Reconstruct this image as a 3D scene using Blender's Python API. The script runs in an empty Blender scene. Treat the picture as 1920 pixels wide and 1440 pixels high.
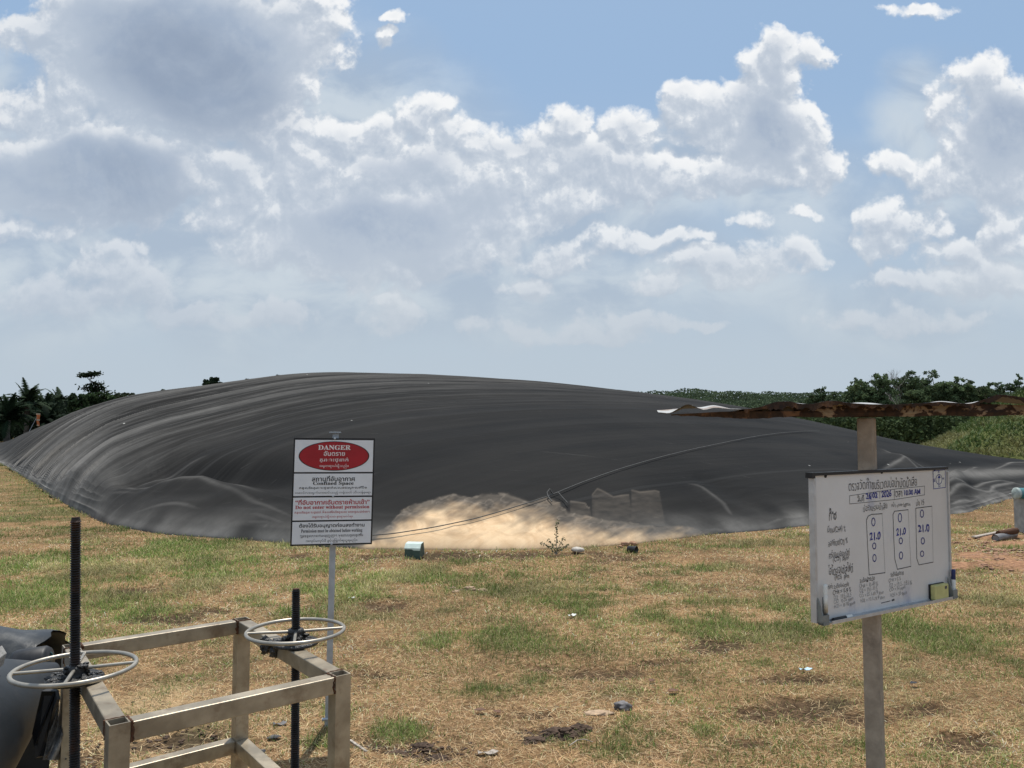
import bpy, bmesh, math, random
import numpy as np
from mathutils import Vector, Matrix

random.seed(5)
RNG = np.random.default_rng(7)
R = math.radians
scene = bpy.context.scene
COL = scene.collection

# ------------------------------------------------------------------ camera
F = 1442.0                      # focal length in pixels of the 1920 px wide photograph
HOR = 805.0                     # picture row of the horizon
PITCH = math.atan((HOR - 720) / F)
CAM = np.array([0.0, 0.0, 1.6])
cd = bpy.data.cameras.new("camera")
cd.sensor_width = 36.0
cd.lens = 36.0 * F / 1920.0
cd.clip_start = 0.05
cd.clip_end = 5000
cam = bpy.data.objects.new("camera", cd)
cam.location = CAM
cam.rotation_euler = (math.pi / 2 + PITCH, 0, 0)
COL.objects.link(cam)
scene.camera = cam
scene.view_settings.view_transform = 'Standard'
scene.view_settings.look = 'None'
scene.view_settings.gamma = 1
scene.view_settings.exposure = 0.0
scene.render.resolution_x = 1024
scene.render.resolution_y = 768
scene.cycles.max_bounces = 6
scene.cycles.diffuse_bounces = 3
scene.cycles.transparent_max_bounces = 4

FW = np.array([0, math.cos(PITCH), math.sin(PITCH)])
UP = np.array([0, -math.sin(PITCH), math.cos(PITCH)])


def ray(px, py):
    d = FW + np.array([1.0, 0, 0]) * ((px - 960) / F) + UP * ((720 - py) / F)
    return d


def at(px, py, Y):              # point at distance Y (along +y) in that direction
    d = ray(px, py)
    return CAM + d * (Y / d[1])


def at_z(px, py, z=0.0):        # point at height z in that direction
    d = ray(px, py)
    return CAM + d * ((z - CAM[2]) / d[2])


def project(P):
    P = np.asarray(P, float)
    v = P - CAM
    dep = v @ FW
    dep = np.where(np.abs(dep) < 1e-6, 1e-6, dep)
    return 960 + F * v[..., 0] / dep, 720 - F * (v @ UP) / dep


# ------------------------------------------------------------------ node helpers
class NB:
    def __init__(s, tree):
        s.t = tree

    def n(s, typ, **kw):
        nd = s.t.nodes.new(typ)
        for k, v in kw.items():
            setattr(nd, k, v)
        return nd

    def link(s, a, b):
        s.t.links.new(a, b)

    def put(s, sock, v):
        if isinstance(v, bpy.types.NodeSocket):
            s.t.links.new(v, sock)
        elif v is not None:
            sock.default_value = v

    def m(s, op, a, b=None, c=None, clamp=False):
        nd = s.n('ShaderNodeMath', operation=op, use_clamp=clamp)
        s.put(nd.inputs[0], a)
        if b is not None: s.put(nd.inputs[1], b)
        if c is not None: s.put(nd.inputs[2], c)
        return nd.outputs[0]

    def v(s, op, a, b=None, out=0):
        nd = s.n('ShaderNodeVectorMath', operation=op)
        s.put(nd.inputs[0], a)
        if b is not None: s.put(nd.inputs[1], b)
        return nd.outputs[out]

    def mix(s, f, a, b, blend='MIX'):
        nd = s.n('ShaderNodeMix', data_type='RGBA', blend_type=blend)
        s.put(nd.inputs[0], f)
        s.put(nd.inputs[6], a if isinstance(a, bpy.types.NodeSocket) else (*a[:3], 1))
        s.put(nd.inputs[7], b if isinstance(b, bpy.types.NodeSocket) else (*b[:3], 1))
        return nd.outputs[2]

    def noise(s, vec, scale, detail=4, rough=0.5, dist=0.0, dim='3D', out=0):
        nd = s.n('ShaderNodeTexNoise', noise_dimensions=dim)
        if vec is not None: s.put(nd.inputs['Vector'], vec)
        nd.inputs['Scale'].default_value = scale
        nd.inputs['Detail'].default_value = detail
        nd.inputs['Roughness'].default_value = rough
        nd.inputs['Distortion'].default_value = dist
        return nd.outputs[out]

    def vor(s, vec, scale, detail=0, feature='F1', rough=0.5, out=0, dim='3D'):
        nd = s.n('ShaderNodeTexVoronoi', feature=feature, voronoi_dimensions=dim)
        if vec is not None: s.put(nd.inputs['Vector'], vec)
        nd.inputs['Scale'].default_value = scale
        nd.inputs['Detail'].default_value = detail
        nd.inputs['Roughness'].default_value = rough
        return nd.outputs[out]

    def ss(s, x, lo, hi, a=0.0, b=1.0):
        nd = s.n('ShaderNodeMapRange', interpolation_type='SMOOTHSTEP')
        s.put(nd.inputs[0], x)
        s.put(nd.inputs[1], lo); s.put(nd.inputs[2], hi)
        s.put(nd.inputs[3], a); s.put(nd.inputs[4], b)
        return nd.outputs[0]

    def attr(s, name, out='Fac'):
        nd = s.n('ShaderNodeAttribute', attribute_name=name)
        return nd.outputs[out]


# ------------------------------------------------------------------ world: sky and clouds
SUN_EL, SUN_AZ = 69.0, 3.0      # azimuth measured from +y towards +x
world = bpy.data.worlds.new("World")
scene.world = world
world.use_nodes = True
world.cycles.sampling_method = 'NONE'
wt = world.node_tree
wt.nodes.clear()
W = NB(wt)
SKYK = 0.1
w_out = W.n('ShaderNodeOutputWorld')
w_bg = W.n('ShaderNodeBackground')
w_bg.inputs['Strength'].default_value = SKYK
sky = W.n('ShaderNodeTexSky', sky_type='NISHITA')
sky.sun_disc = False
sky.sun_elevation = R(SUN_EL)
sky.sun_rotation = R(SUN_AZ)
sky.air_density = 1.0
sky.dust_density = 1.5
sky.ozone_density = 1.0

# clouds live in the direction of view: p = 1000ths of (x/y, z/y) on the half of the sky ahead
tc = W.n('ShaderNodeTexCoord')
sep = W.n('ShaderNodeSeparateXYZ')
W.link(tc.outputs['Generated'], sep.inputs[0])
ay = W.m('MAXIMUM', W.m('ABSOLUTE', sep.outputs[1]), 0.12)
uu = W.m('MULTIPLY_ADD', W.m('DIVIDE', sep.outputs[0], ay), F / 1000, 0.960)
vv = W.m('MULTIPLY_ADD', W.m('DIVIDE', sep.outputs[2], ay), -F / 1000, HOR / 1000)
cmb = W.n('ShaderNodeCombineXYZ')
W.link(uu, cmb.inputs[0]); W.link(vv, cmb.inputs[1])
P = cmb.outputs[0]

CUMULUS = [  # x, y, rx, ry, weight
    (330, 70, 310, 165, 1.25), (180, 20, 190, 90, 0.9), (520, 30, 130, 100, .6), (400, 170, 190, 85, 1.05),
    (60, 30, 90, 60, .5), (60, 210, 75, 75, .5), (110, 150, 60, 80, .5), (20, 200, 60, 50, .5),
    (170, 320, 230, 110, 1.15), (20, 330, 120, 90, .9), (300, 270, 120, 60, .5),
    (420, 330, 120, 80, .55), (520, 260, 110, 85, .55), (560, 330, 130, 80, .6), (400, 390, 60, 40, .45),
    (650, 255, 70, 45, .55), (700, 230, 70, 40, .55), (780, 215, 75, 50, .6), (850, 250, 60, 40, .5),
    (760, 310, 180, 70, .7), (930, 270, 90, 50, .55), (700, 430, 300, 110, .95), (880, 380, 160, 90, .7),
    (980, 270, 80, 45, .55), (1070, 225, 65, 48, .6), (1090, 290, 130, 55, .62), (1200, 235, 75, 50, .6),
    (1275, 175, 38, 38, .5), (1330, 210, 80, 60, .65), (1200, 330, 190, 55, .62), (1400, 180, 70, 70, .65),
    (1440, 120, 60, 55, .6), (1485, 80, 66, 50, .65), (1545, 72, 26, 34, .45), (1475, 140, 70, 60, .75), (1450, 240, 110, 95, 1.0),
    (1545, 260, 42, 75, .6), (1400, 310, 130, 45, .6), (1530, 310, 45, 45, .5), (1040, 370, 130, 50, .55),
    (740, 12, 36, 18, .4), (736, 60, 26, 20, .4), (1735, 2, 80, 16, .42),
    (1865, 150, 75, 70, .6), (1900, 240, 115, 120, 1.0), (1800, 190, 40, 45, .5), (1690, 305, 75, 24, .45),
    (1780, 325, 85, 45, .55), (1900, 340, 80, 70, .6), (1690, 420, 72, 48, .55), (1650, 455, 42, 40, .5),
    (1740, 410, 40, 30, .45), (1830, 470, 90, 32, .52), (1900, 430, 60, 60, .5), (1720, 530, 110, 26, .45),
    (1880, 520, 110, 45, .55), (1400, 405, 40, 18, .38), (1520, 385, 40, 12, .36),
    (1460, 470, 70, 34, .5), (1350, 495, 110, 36, .5), (1230, 530, 60, 26, .42), (1510, 490, 34, 22, .4),
    (1180, 440, 70, 22, .42), (1060, 480, 85, 34, .46), (980, 540, 70, 26, .42), (1270, 440, 70, 16, .36),
    (200, 500, 90, 26, .42), (260, 540, 100, 40, .5), (110, 560, 120, 40, .46), (350, 590, 90, 26, .42),
    (60, 440, 120, 22, .38), (190, 470, 70, 30, .42), (740, 590, 60, 34, .38), (720, 560, 26, 16, .34),
    (1060, 620, 160, 24, .4), (1200, 600, 100, 20, .4), (1340, 600, 50, 14, .36), (1700, 600, 160, 22, .36),
    (500, 590, 90, 22, .36),
]
SHEETS = [  # soft grey layers behind the heaps
    (380, 330, 520, 300, 1.0), (760, 470, 460, 170, 1.0), (180, 450, 420, 160, 1.0), (350, 570, 500, 130, .9),
    (1100, 400, 260, 140, .6), (1350, 330, 240, 90, .5), (1880, 350, 200, 170, .55), (1400, 540, 260, 60, .5),
    (1000, 560, 420, 90, .6), (1800, 560, 300, 70, .5),
]


def ellipse_group(name, items, k):
    g = bpy.data.node_groups.new(name, 'ShaderNodeTree')
    g.interface.new_socket("P", in_out='INPUT', socket_type='NodeSocketVector')
    g.interface.new_socket("D", in_out='OUTPUT', socket_type='NodeSocketFloat')
    G = NB(g)
    gi = G.n('NodeGroupInput'); go = G.n('NodeGroupOutput')
    acc = None
    for (x, y, rx, ry, w) in items:
        q = G.n('ShaderNodeVectorMath', operation='MULTIPLY_ADD')
        G.link(gi.outputs[0], q.inputs[0]); q.inputs[1].default_value = (1000 / rx, 1000 / ry, 0); q.inputs[2].default_value = (-x / rx, -y / ry, 0)
        q = q.outputs[0]
        d = G.v('DOT_PRODUCT', q, q, out=1)
        e = G.m('MULTIPLY_ADD', d, -w, w)
        acc = e if acc is None else G.m('SMOOTH_MAX', acc, e, k)
    G.link(acc, go.inputs[0])
    return g


g_cum = ellipse_group("cloud_heaps", CUMULUS, 0.24)
g_sheet = ellipse_group("cloud_sheets", SHEETS, 0.4)

g_den = bpy.data.node_groups.new("cloud_density", 'ShaderNodeTree')
g_den.interface.new_socket("P", in_out='INPUT', socket_type='NodeSocketVector')
g_den.interface.new_socket("D", in_out='OUTPUT', socket_type='NodeSocketFloat')
g_den.interface.new_socket("E", in_out='OUTPUT', socket_type='NodeSocketFloat')
G = NB(g_den)
gi = G.n('NodeGroupInput'); go = G.n('NodeGroupOutput')
nz = G.noise(gi.outputs[0], 7.0, 5, 0.55, out=1, dim='2D')
wv = G.v('SUBTRACT', nz, (0.5, 0.5, 0.5))
wv = G.v('MULTIPLY', wv, (0.13, 0.10, 0))
pw = G.v('ADD', gi.outputs[0], wv)
ge = G.n('ShaderNodeGroup'); ge.node_tree = g_cum
G.link(pw, ge.inputs[0])
E0 = G.m('MAXIMUM', ge.outputs[0], -1.2)
fb = G.noise(gi.outputs[0], 20.0, 8, 0.62, dim='2D')
pv = G.v('ADD', pw, G.v('MULTIPLY', G.noise(gi.outputs[0], 30, 2, 0.6, out=1, dim='2D'), (0.02, 0.02, 0)))
vb = G.vor(pv, 15.0, 3, 'SMOOTH_F1', 0.55, dim='2D')
D = G.m('MULTIPLY_ADD', G.m('SUBTRACT', fb, 0.5), 0.90, E0)
D = G.m('MULTIPLY_ADD', G.m('SUBTRACT', 0.50, vb), 0.46, D)
G.link(D, go.inputs[0]); G.link(E0, go.inputs[1])


def den(p):
    nd = W.n('ShaderNodeGroup'); nd.node_tree = g_den
    W.link(p, nd.inputs[0])
    return nd.outputs[0], nd.outputs[1]


D0, E0 = den(P)
D1, _ = den(W.v('ADD', P, (0.006, -0.022, 0)))
sg = W.n('ShaderNodeGroup'); sg.node_tree = g_sheet
sn = W.v('MULTIPLY', W.v('SUBTRACT', W.noise(P, 3.0, 4, 0.5, out=1, dim='2D'), (0.5, 0.5, 0.5)), (0.5, 0.3, 0))
W.link(W.v('ADD', P, sn), sg.inputs[0])
S0 = W.m('MULTIPLY_ADD', W.m('SUBTRACT', W.noise(P, 6.0, 6, 0.55, dim='2D'), 0.5), 0.9, W.m('MAXIMUM', sg.outputs[0], -1.0))

elev = W.m('SUBTRACT', HOR / 1000, vv)                  # 0 at the horizon, 0.8 at the top of the picture
K = 1.0 / SKYK


def kc(r, g, b):
    return (r * K, g * K, b * K)


blue = W.mix(0.75, sky.outputs[0], kc(.335, .505, .735))
haze_f = W.ss(elev, 0.70, 0.05)
base0 = W.mix(W.m('MULTIPLY', haze_f, 0.95), blue, kc(.50, .58, .655))
sh_n = W.noise(W.v('MULTIPLY', P, (1, 1.7, 1)), 5.0, 7, 0.55, .3, dim='2D')
sh_c = W.mix(W.ss(sh_n, .38, .68), kc(.40, .49, .61), kc(.62, .69, .75))
sh_c = W.mix(W.ss(elev, .35, .05), sh_c, kc(.49, .565, .635))
base = W.mix(W.m('MULTIPLY', W.ss(S0, -0.75, 0.75), 0.93), base0, sh_c)
lit = W.m('SUBTRACT', D0, D1)
lit = W.ss(lit, -0.42, 0.46)
deep = W.ss(E0, 0.25, 1.05)
ccol = W.mix(deep, kc(.76, .80, .85), kc(.35, .43, .56))
shade = W.mix(lit, kc(.47, .54, .64), ccol)
shade = W.mix(W.m('MULTIPLY', W.ss(elev, .42, .10), .75), shade, kc(.58, .61, .65))
shade = W.mix(W.m('MULTIPLY', W.m('MULTIPLY', W.ss(lit, 0.5, 1.0), W.ss(elev, .18, .5)), W.ss(E0, 0.75, 0.2)), shade, kc(.93, .94, .95))
dkn = W.noise(P, 4.0, 6, .6, .4, dim='2D')
pw_ = W.v('ADD', P, W.v('MULTIPLY', sn, (.22, .22, 0)))
dq = W.v('SUBTRACT', pw_, (.335, .125, 0))
dcm = W.n('ShaderNodeCombineXYZ')
W.link(W.v('DOT_PRODUCT', dq, (.90, .43, 0), out=1), dcm.inputs[0]); W.link(W.v('DOT_PRODUCT', dq, (-.82, 1.72, 0), out=1), dcm.inputs[1])
dp = dcm.outputs[0]
dkm = W.m('MULTIPLY', W.ss(W.v('LENGTH', dp, out=1), .27, .08), W.ss(dkn, .10, .58))
dp2 = W.v('MULTIPLY', W.v('SUBTRACT', P, (.19, .345, 0)), (1, 2.0, 0))
dkm = W.m('MAXIMUM', dkm, W.m('MULTIPLY', W.m('MULTIPLY', W.ss(W.v('LENGTH', dp2, out=1), .24, .05), W.ss(dkn, .10, .58)), .8))
shade = W.mix(W.m('MULTIPLY', W.ss(uu, .72, .30), .30), shade, kc(.44, .52, .63))
shade = W.mix(W.m('MULTIPLY', dkm, .85), shade, kc(.265, .335, .455))
alpha = W.ss(D0, -0.30, 0.16)
fade = W.ss(elev, 0.06, 0.45, 0.35, 1.0)
full = W.mix(W.m('MULTIPLY', alpha, fade), base, shade)
full = W.mix(W.ss(elev, .80, .12, .02, .13), full, kc(.51, .60, .69))
W.link(full, w_bg.inputs['Color'])
# overhead, behind and below: the same hazy sky without drawn clouds
w_bg2 = W.n('ShaderNodeBackground')
w_bg2.inputs['Strength'].default_value = SKYK
W.link(W.mix(.45, base0, kc(.55, .62, .70)), w_bg2.inputs['Color'])
mfac = W.m('MULTIPLY', W.m('MULTIPLY', W.ss(elev, -0.03, 0.0), W.ss(elev, 1.15, .85)), W.ss(sep.outputs[1], .15, .3))
w_mx = W.n('ShaderNodeMixShader')
W.link(mfac, w_mx.inputs[0]); W.link(w_bg2.outputs[0], w_mx.inputs[1]); W.link(w_bg.outputs[0], w_mx.inputs[2])
W.link(w_mx.outputs[0], w_out.inputs[0])

# ------------------------------------------------------------------ sun
sd = bpy.data.lights.new("sun", 'SUN')
sd.energy = 4.2
sd.angle = R(0.55)
sd.color = (1.0, 0.955, 0.88)
so = bpy.data.objects.new("sun", sd)
el, az = R(SUN_EL), R(SUN_AZ)
sdir = Vector((math.sin(az) * math.cos(el), math.cos(az) * math.cos(el), math.sin(el)))
so.rotation_euler = sdir.to_track_quat('Z', 'Y').to_euler()
so.location = (0, 0, 60)
COL.objects.link(so)


# ------------------------------------------------------------------ numpy noise
def _h(i, j, seed):
    n = (i.astype(np.int64) * 374761393 + j.astype(np.int64) * 668265263 + seed * 1442695041) & 0x7fffffff
    n = ((n ^ (n >> 13)) * 1274126177) & 0x7fffffff
    return ((n ^ (n >> 16)) & 0xffff) / 65535.0


def vnoise(x, y, seed=0):
    x = np.asarray(x, float); y = np.asarray(y, float)
    i = np.floor(x); j = np.floor(y)
    fx = x - i; fy = y - j
    fx = fx * fx * fx * (fx * (fx * 6 - 15) + 10); fy = fy * fy * fy * (fy * (fy * 6 - 15) + 10)
    a = _h(i, j, seed); b = _h(i + 1, j, seed); c = _h(i, j + 1, seed); d = _h(i + 1, j + 1, seed)
    return (a * (1 - fx) + b * fx) * (1 - fy) + (c * (1 - fx) + d * fx) * fy


def fbm(x, y, seed=0, octv=4, g=0.5):
    s = 0; a = 1.0; tot = 0
    for k in range(octv):
        s = s + a * vnoise(x * 2 ** k + 17.3 * k, y * 2 ** k - 9.1 * k, seed + k)
        tot += a; a *= g
    return s / tot


def sstep(x, a, b):
    t = np.clip((x - a) / (b - a), 0, 1)
    return t * t * (3 - 2 * t)


# ------------------------------------------------------------------ mesh helpers
OFF = {}


def tag(o, label=None, cat=None, group=None, kind=None):
    if label: o['label'] = label
    if cat: o['category'] = cat
    if group: o['group'] = group
    if kind: o['kind'] = kind
    return o


def empty(name, loc, label, cat, group=None):
    o = bpy.data.objects.new(name, None)
    o.empty_display_size = 0.1
    o.location = [float(c) for c in loc]
    COL.objects.link(o)
    OFF[o.name] = np.array([float(c) for c in loc])
    return tag(o, label, cat, group)


def unit(v):
    v = np.asarray(v, float)
    return v / np.linalg.norm(v)


class MB:
    def __init__(s):
        s.v = []; s.f = []; s.sm = []

    def add(s, V, Fc, smooth=False):
        b = len(s.v)
        s.v.extend([tuple(float(c) for c in p) for p in V])
        for f in Fc:
            s.f.append([b + i for i in f]); s.sm.append(smooth)

    def boxv(s, c, ax, ay_, az_, bev=0.0):       # centre and three half-axis vectors
        c, ax, ay_, az_ = [np.asarray(q, float) for q in (c, ax, ay_, az_)]
        if bev <= 0:
            V = [c + i * ax + j * ay_ + k * az_ for i in (-1, 1) for j in (-1, 1) for k in (-1, 1)]
            s.add(V, [(0, 1, 3, 2), (4, 6, 7, 5), (0, 4, 5, 1), (2, 3, 7, 6), (0, 2, 6, 4), (1, 5, 7, 3)])
            return
        bm = bmesh.new()
        bmesh.ops.create_cube(bm, size=2)
        L = [np.linalg.norm(a) for a in (ax, ay_, az_)]
        for q in bm.verts: q.co = Vector((q.co.x * L[0], q.co.y * L[1], q.co.z * L[2]))
        bmesh.ops.bevel(bm, geom=bm.edges[:], offset=bev, segments=2, affect='EDGES', profile=0.5)
        U = [a / l for a, l in zip((ax, ay_, az_), L)]
        bm.verts.index_update()
        s.add([c + q.co.x * U[0] + q.co.y * U[1] + q.co.z * U[2] for q in bm.verts],
              [[q.index for q in f.verts] for f in bm.faces])
        bm.free()

    def box(s, c, size, rz=0.0, bev=0.0):
        cz, sz = math.cos(rz), math.sin(rz)
        s.boxv(c, np.array([cz, sz, 0]) * size[0] / 2, np.array([-sz, cz, 0]) * size[1] / 2, np.array([0, 0, 1]) * size[2] / 2, bev)

    def bar(s, a, b, w, h, bev=0.0, up=(0, 0, 1)):     # box beam from a to b
        a = np.asarray(a, float); b = np.asarray(b, float)
        d = b - a; L = np.linalg.norm(d); d = d / L
        sd_ = unit(np.cross(d, up)); u = np.cross(sd_, d)
        s.boxv((a + b) / 2, d * L / 2, sd_ * w / 2, u * h / 2, bev)

    def tube(s, pts, rad, n=10, caps=True, smooth=True, closed=False):
        pts = [np.asarray(p, float) for p in pts]
        m = len(pts)
        rad = [rad] * m if np.isscalar(rad) else list(rad)
        V = []; prev = None
        for i in range(m):
            if closed: t = pts[(i + 1) % m] - pts[i - 1]
            elif i == 0: t = pts[1] - pts[0]
            elif i == m - 1: t = pts[-1] - pts[-2]
            else: t = pts[i + 1] - pts[i - 1]
            t = unit(t)
            if prev is None:
                ref = np.array([0, 0, 1.0]) if abs(t[2]) < .9 else np.array([1.0, 0, 0])
                x = unit(np.cross(t, ref))
            else:
                x = unit(prev - t * (prev @ t))
            prev = x
            y = np.cross(t, x)
            for k in range(n):
                a = 2 * math.pi * k / n
                V.append(pts[i] + rad[i] * (math.cos(a) * x + math.sin(a) * y))
        Fc = []
        for i in range(m if closed else m - 1):
            i2 = (i + 1) % m
            for k in range(n):
                Fc.append((i * n + k, i * n + (k + 1) % n, i2 * n + (k + 1) % n, i2 * n + k))
        s.add(V, Fc, smooth)
        if caps and not closed:
            s.add(V[:n], [list(range(n))[::-1]]); s.add(V[-n:], [list(range(n))])

    def lathe(s, prof, c=(0, 0, 0), n=20, axis=(0, 0, 1), smooth=True):   # prof: (r, h) along axis
        ax = unit(axis)
        ref = np.array([1.0, 0, 0]) if abs(ax[0]) < .9 else np.array([0, 1.0, 0])
        x = unit(np.cross(ax, ref)); y = np.cross(ax, x)
        c = np.asarray(c, float)
        V = []; Fc = []
        for (r, h) in prof:
            for k in range(n):
                a = 2 * math.pi * k / n
                V.append(c + ax * h + r * (math.cos(a) * x + math.sin(a) * y))
        for i in range(len(prof) - 1):
            for k in range(n):
                Fc.append((i * n + k, i * n + (k + 1) % n, (i + 1) * n + (k + 1) % n, (i + 1) * n + k))
        s.add(V, Fc, smooth)

    def lump(s, c, r, seed=0, sq=(1, 1, 1), rough=0.35, sub=2, freq=1.6):      # stone or clod
        bm = bmesh.new()
        bmesh.ops.create_icosphere(bm, subdivisions=sub, radius=1)
        from mathutils import noise as mn
        o = Vector((seed * 3.1, seed * 1.7, seed * 7.7))
        bm.verts.index_update()
        V = []
        for q in bm.verts:
            k = 1 + rough * mn.fractal(q.co * freq + o, 1.0, 2.0, 3)
            V.append(np.asarray(c) + np.array([q.co.x * sq[0], q.co.y * sq[1], q.co.z * sq[2]]) * r * k)
        s.add(V, [[q.index for q in f.verts] for f in bm.faces], sub > 2)
        bm.free()

    def build(s, name, mat, parent=None, attrs=None):
        me = bpy.data.meshes.new(name)
        off = OFF.get(parent.name, np.zeros(3)) if parent else np.zeros(3)
        me.from_pydata([(p[0] - off[0], p[1] - off[1], p[2] - off[2]) for p in s.v], [], s.f)
        me.polygons.foreach_set('use_smooth', s.sm)
        if mat: me.materials.append(mat)
        me.update()
        o = bpy.data.objects.new(name, me)
        COL.objects.link(o)
        if parent:
            o.parent = parent
        OFF[o.name] = off
        return o


def np_mesh(name, V, quads, mat, parent=None, smooth=False, attrs=None, colors=None, ngon=4):
    """mesh straight from numpy arrays (all faces with ngon corners)"""
    me = bpy.data.meshes.new(name)
    off = OFF.get(parent.name, np.zeros(3)) if parent else np.zeros(3)
    V = np.asarray(V, np.float32) - off.astype(np.float32)
    quads = np.asarray(quads, np.int32)
    me.vertices.add(len(V)); me.vertices.foreach_set('co', V.ravel())
    me.loops.add(quads.size); me.loops.foreach_set('vertex_index', quads.ravel())
    me.polygons.add(len(quads))
    me.polygons.foreach_set('loop_start', np.arange(0, quads.size, ngon, dtype=np.int32))
    me.polygons.foreach_set('use_smooth', np.full(len(quads), smooth))
    for k, a in (attrs or {}).items():
        at_ = me.attributes.new(k, 'FLOAT', 'POINT'); at_.data.foreach_set('value', np.asarray(a, np.float32).ravel())
    for k, a in (colors or {}).items():
        a = np.asarray(a, np.float32)
        a4 = np.concatenate([a, np.ones((len(a), 1), np.float32)], 1)
        at_ = me.attributes.new(k, 'FLOAT_COLOR', 'POINT'); at_.data.foreach_set('color', a4.ravel())
    me.update(calc_edges=True)
    me.validate()
    if mat: me.materials.append(mat)
    o = bpy.data.objects.new(name, me)
    COL.objects.link(o)
    if parent: o.parent = parent
    OFF[o.name] = off
    return o


def grid_quads(nr, nc):
    i = np.arange(nr - 1)[:, None] * nc + np.arange(nc - 1)[None]
    return np.stack([i, i + 1, i + nc + 1, i + nc], -1).reshape(-1, 4)


# ------------------------------------------------------------------ materials
def new_mat(name):
    m = bpy.data.materials.new(name)
    m.use_nodes = True
    return m, NB(m.node_tree), m.node_tree.nodes['Principled BSDF']


def simple(name, col, rough=0.6, metal=0.0, var=0.25, scale=14.0, bump=0.0, bscale=60.0, spec=0.4, dirt=None, dirt_amt=0.5, dscale=6.0):
    m, B, bs = new_mat(name)
    tco = B.n('ShaderNodeTexCoord').outputs['Object']
    n1 = B.noise(tco, scale, 5, 0.6)
    c = B.mix(B.ss(n1, 0.3, 0.7), [q * (1 - var) for q in col], [min(1, q * (1 + var)) for q in col])
    if dirt is not None:
        n2 = B.noise(tco, dscale, 6, 0.65)
        c = B.mix(B.m('MULTIPLY', B.ss(n2, 0.5, 0.68), dirt_amt), c, dirt)
    B.put(bs.inputs['Base Color'], c)
    r = B.m('MULTIPLY_ADD', n1, 0.25, rough - 0.12, clamp=True)
    B.put(bs.inputs['Roughness'], r)
    bs.inputs['Metallic'].default_value = metal
    bs.inputs['Specular IOR Level'].default_value = spec
    if bump:
        bp = B.n('ShaderNodeBump'); bp.inputs['Strength'].default_value = bump; bp.inputs['Distance'].default_value = 0.01
        B.link(B.noise(tco, bscale, 5, 0.6), bp.inputs['Height'])
        B.link(bp.outputs[0], bs.inputs['Normal'])
    return m


def attr_mat(name, attr='col', rough=0.75, spec=0.25, var=0.3, scale=30.0, transl=0.0, bump=0.0):
    m, B, bs = new_mat(name)
    c = B.attr(attr, 'Color')
    tco = B.n('ShaderNodeTexCoord').outputs['Object']
    nz = B.noise(tco, scale, 6, 0.65)
    c = B.mix(1.0, c, B.mix(B.ss(nz, 0.25, 0.75), (1 - var,) * 3, (1 + var,) * 3), 'MULTIPLY')
    B.put(bs.inputs['Base Color'], c)
    bs.inputs['Roughness'].default_value = rough
    bs.inputs['Specular IOR Level'].default_value = spec
    if bump:
        bp = B.n('ShaderNodeBump'); bp.inputs['Strength'].default_value = bump; bp.inputs['Distance'].default_value = 0.03
        B.link(nz, bp.inputs['Height']); B.link(bp.outputs[0], bs.inputs['Normal'])
    if transl:
        out = m.node_tree.nodes['Material Output']
        tr = B.n('ShaderNodeBsdfTranslucent'); B.put(tr.inputs[0], c)
        mx = B.n('ShaderNodeMixShader'); mx.inputs[0].default_value = transl
        B.link(bs.outputs[0], mx.inputs[1]); B.link(tr.outputs[0], mx.inputs[2]); B.link(mx.outputs[0], out.inputs[0])
    return m


M_ground = attr_mat('dry_turf_soil', 'gcol', 0.95, 0.05, 0.55, 22.0, bump=0.9)
M_blade = attr_mat('grass_blades', 'col', 0.7, 0.2, 0.15, 3.0, transl=0.25)
M_leaf = attr_mat('tree_leaves', 'col', 0.8, 0.06, 0.25, 1.2, transl=0.2)
M_bark = simple('tree_bark', (.09, .075, .06), 0.9, 0, .4, 3.0, .6, 20)
M_steel = simple('stainless_tube', (.36, .305, .225), 0.38, 0.35, .25, 9.0, .05, 90, dirt=(.16, .10, .06), dirt_amt=.55, dscale=13)
M_wheel = simple('wheel_steel', (.36, .33, .28), 0.35, 0.5, .15, 20.0)
M_grease = simple('greased_black', (.012, .011, .010), 0.35, 0.0, .5, 40.0, .6, 120, spec=.6)
M_rod = simple('threaded_steel', (.022, .018, .016), 0.5, 0.2, .5, 30.0, .3, 200, spec=.4, dirt=(.07, .03, .015), dirt_amt=.8, dscale=12)
M_rust = simple('rust', (.085, .035, .015), 0.85, 0.0, .5, 50.0, .6, 160)
M_galv = simple('galvanised_post', (.42, .45, .48), 0.5, 0.35, .12, 18.0)
M_white = simple('sign_white', (.74, .75, .77), 0.45, 0, .04, 8.0)
M_black = simple('sign_black', (.012, .012, .014), 0.45, 0, .2, 8.0)
M_red = simple('sign_red', (.36, .012, .02), 0.45, 0, .12, 9.0)
M_redtext = simple('sign_red_print', (.42, .02, .03), 0.5, 0, .1, 9.0)
M_cream_text = simple('sign_pale_print', (.78, .74, .72), 0.5, 0, .05, 9.0)
M_ink_blue = simple('marker_ink_blue', (.012, .022, .24), 0.5, 0, .3, 60)
M_ink_black = simple('marker_ink_black', (.085, .082, .082), 0.6, 0, .6, 60)
M_ink_faint = simple('marker_ink_worn', (.32, .315, .31), 0.6, 0, .5, 60)
M_alu = simple('board_aluminium', (.55, .56, .57), 0.4, 0.5, .1, 20.0)
M_grey_plastic = simple('grey_plastic', (.20, .21, .20), 0.5, 0, .15, 20)
M_pole = simple('weathered_post', (.35, .285, .22), 0.7, 0.05, .22, 12.0, .2, 60, dirt=(.13, .10, .08), dirt_amt=.7, dscale=5)
M_yellow = simple('eraser_yellow', (.55, .52, .22), 0.7, 0, .1, 20)
M_paper = simple('paper_white', (.72, .72, .68), 0.7, 0, .08, 40)
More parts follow.
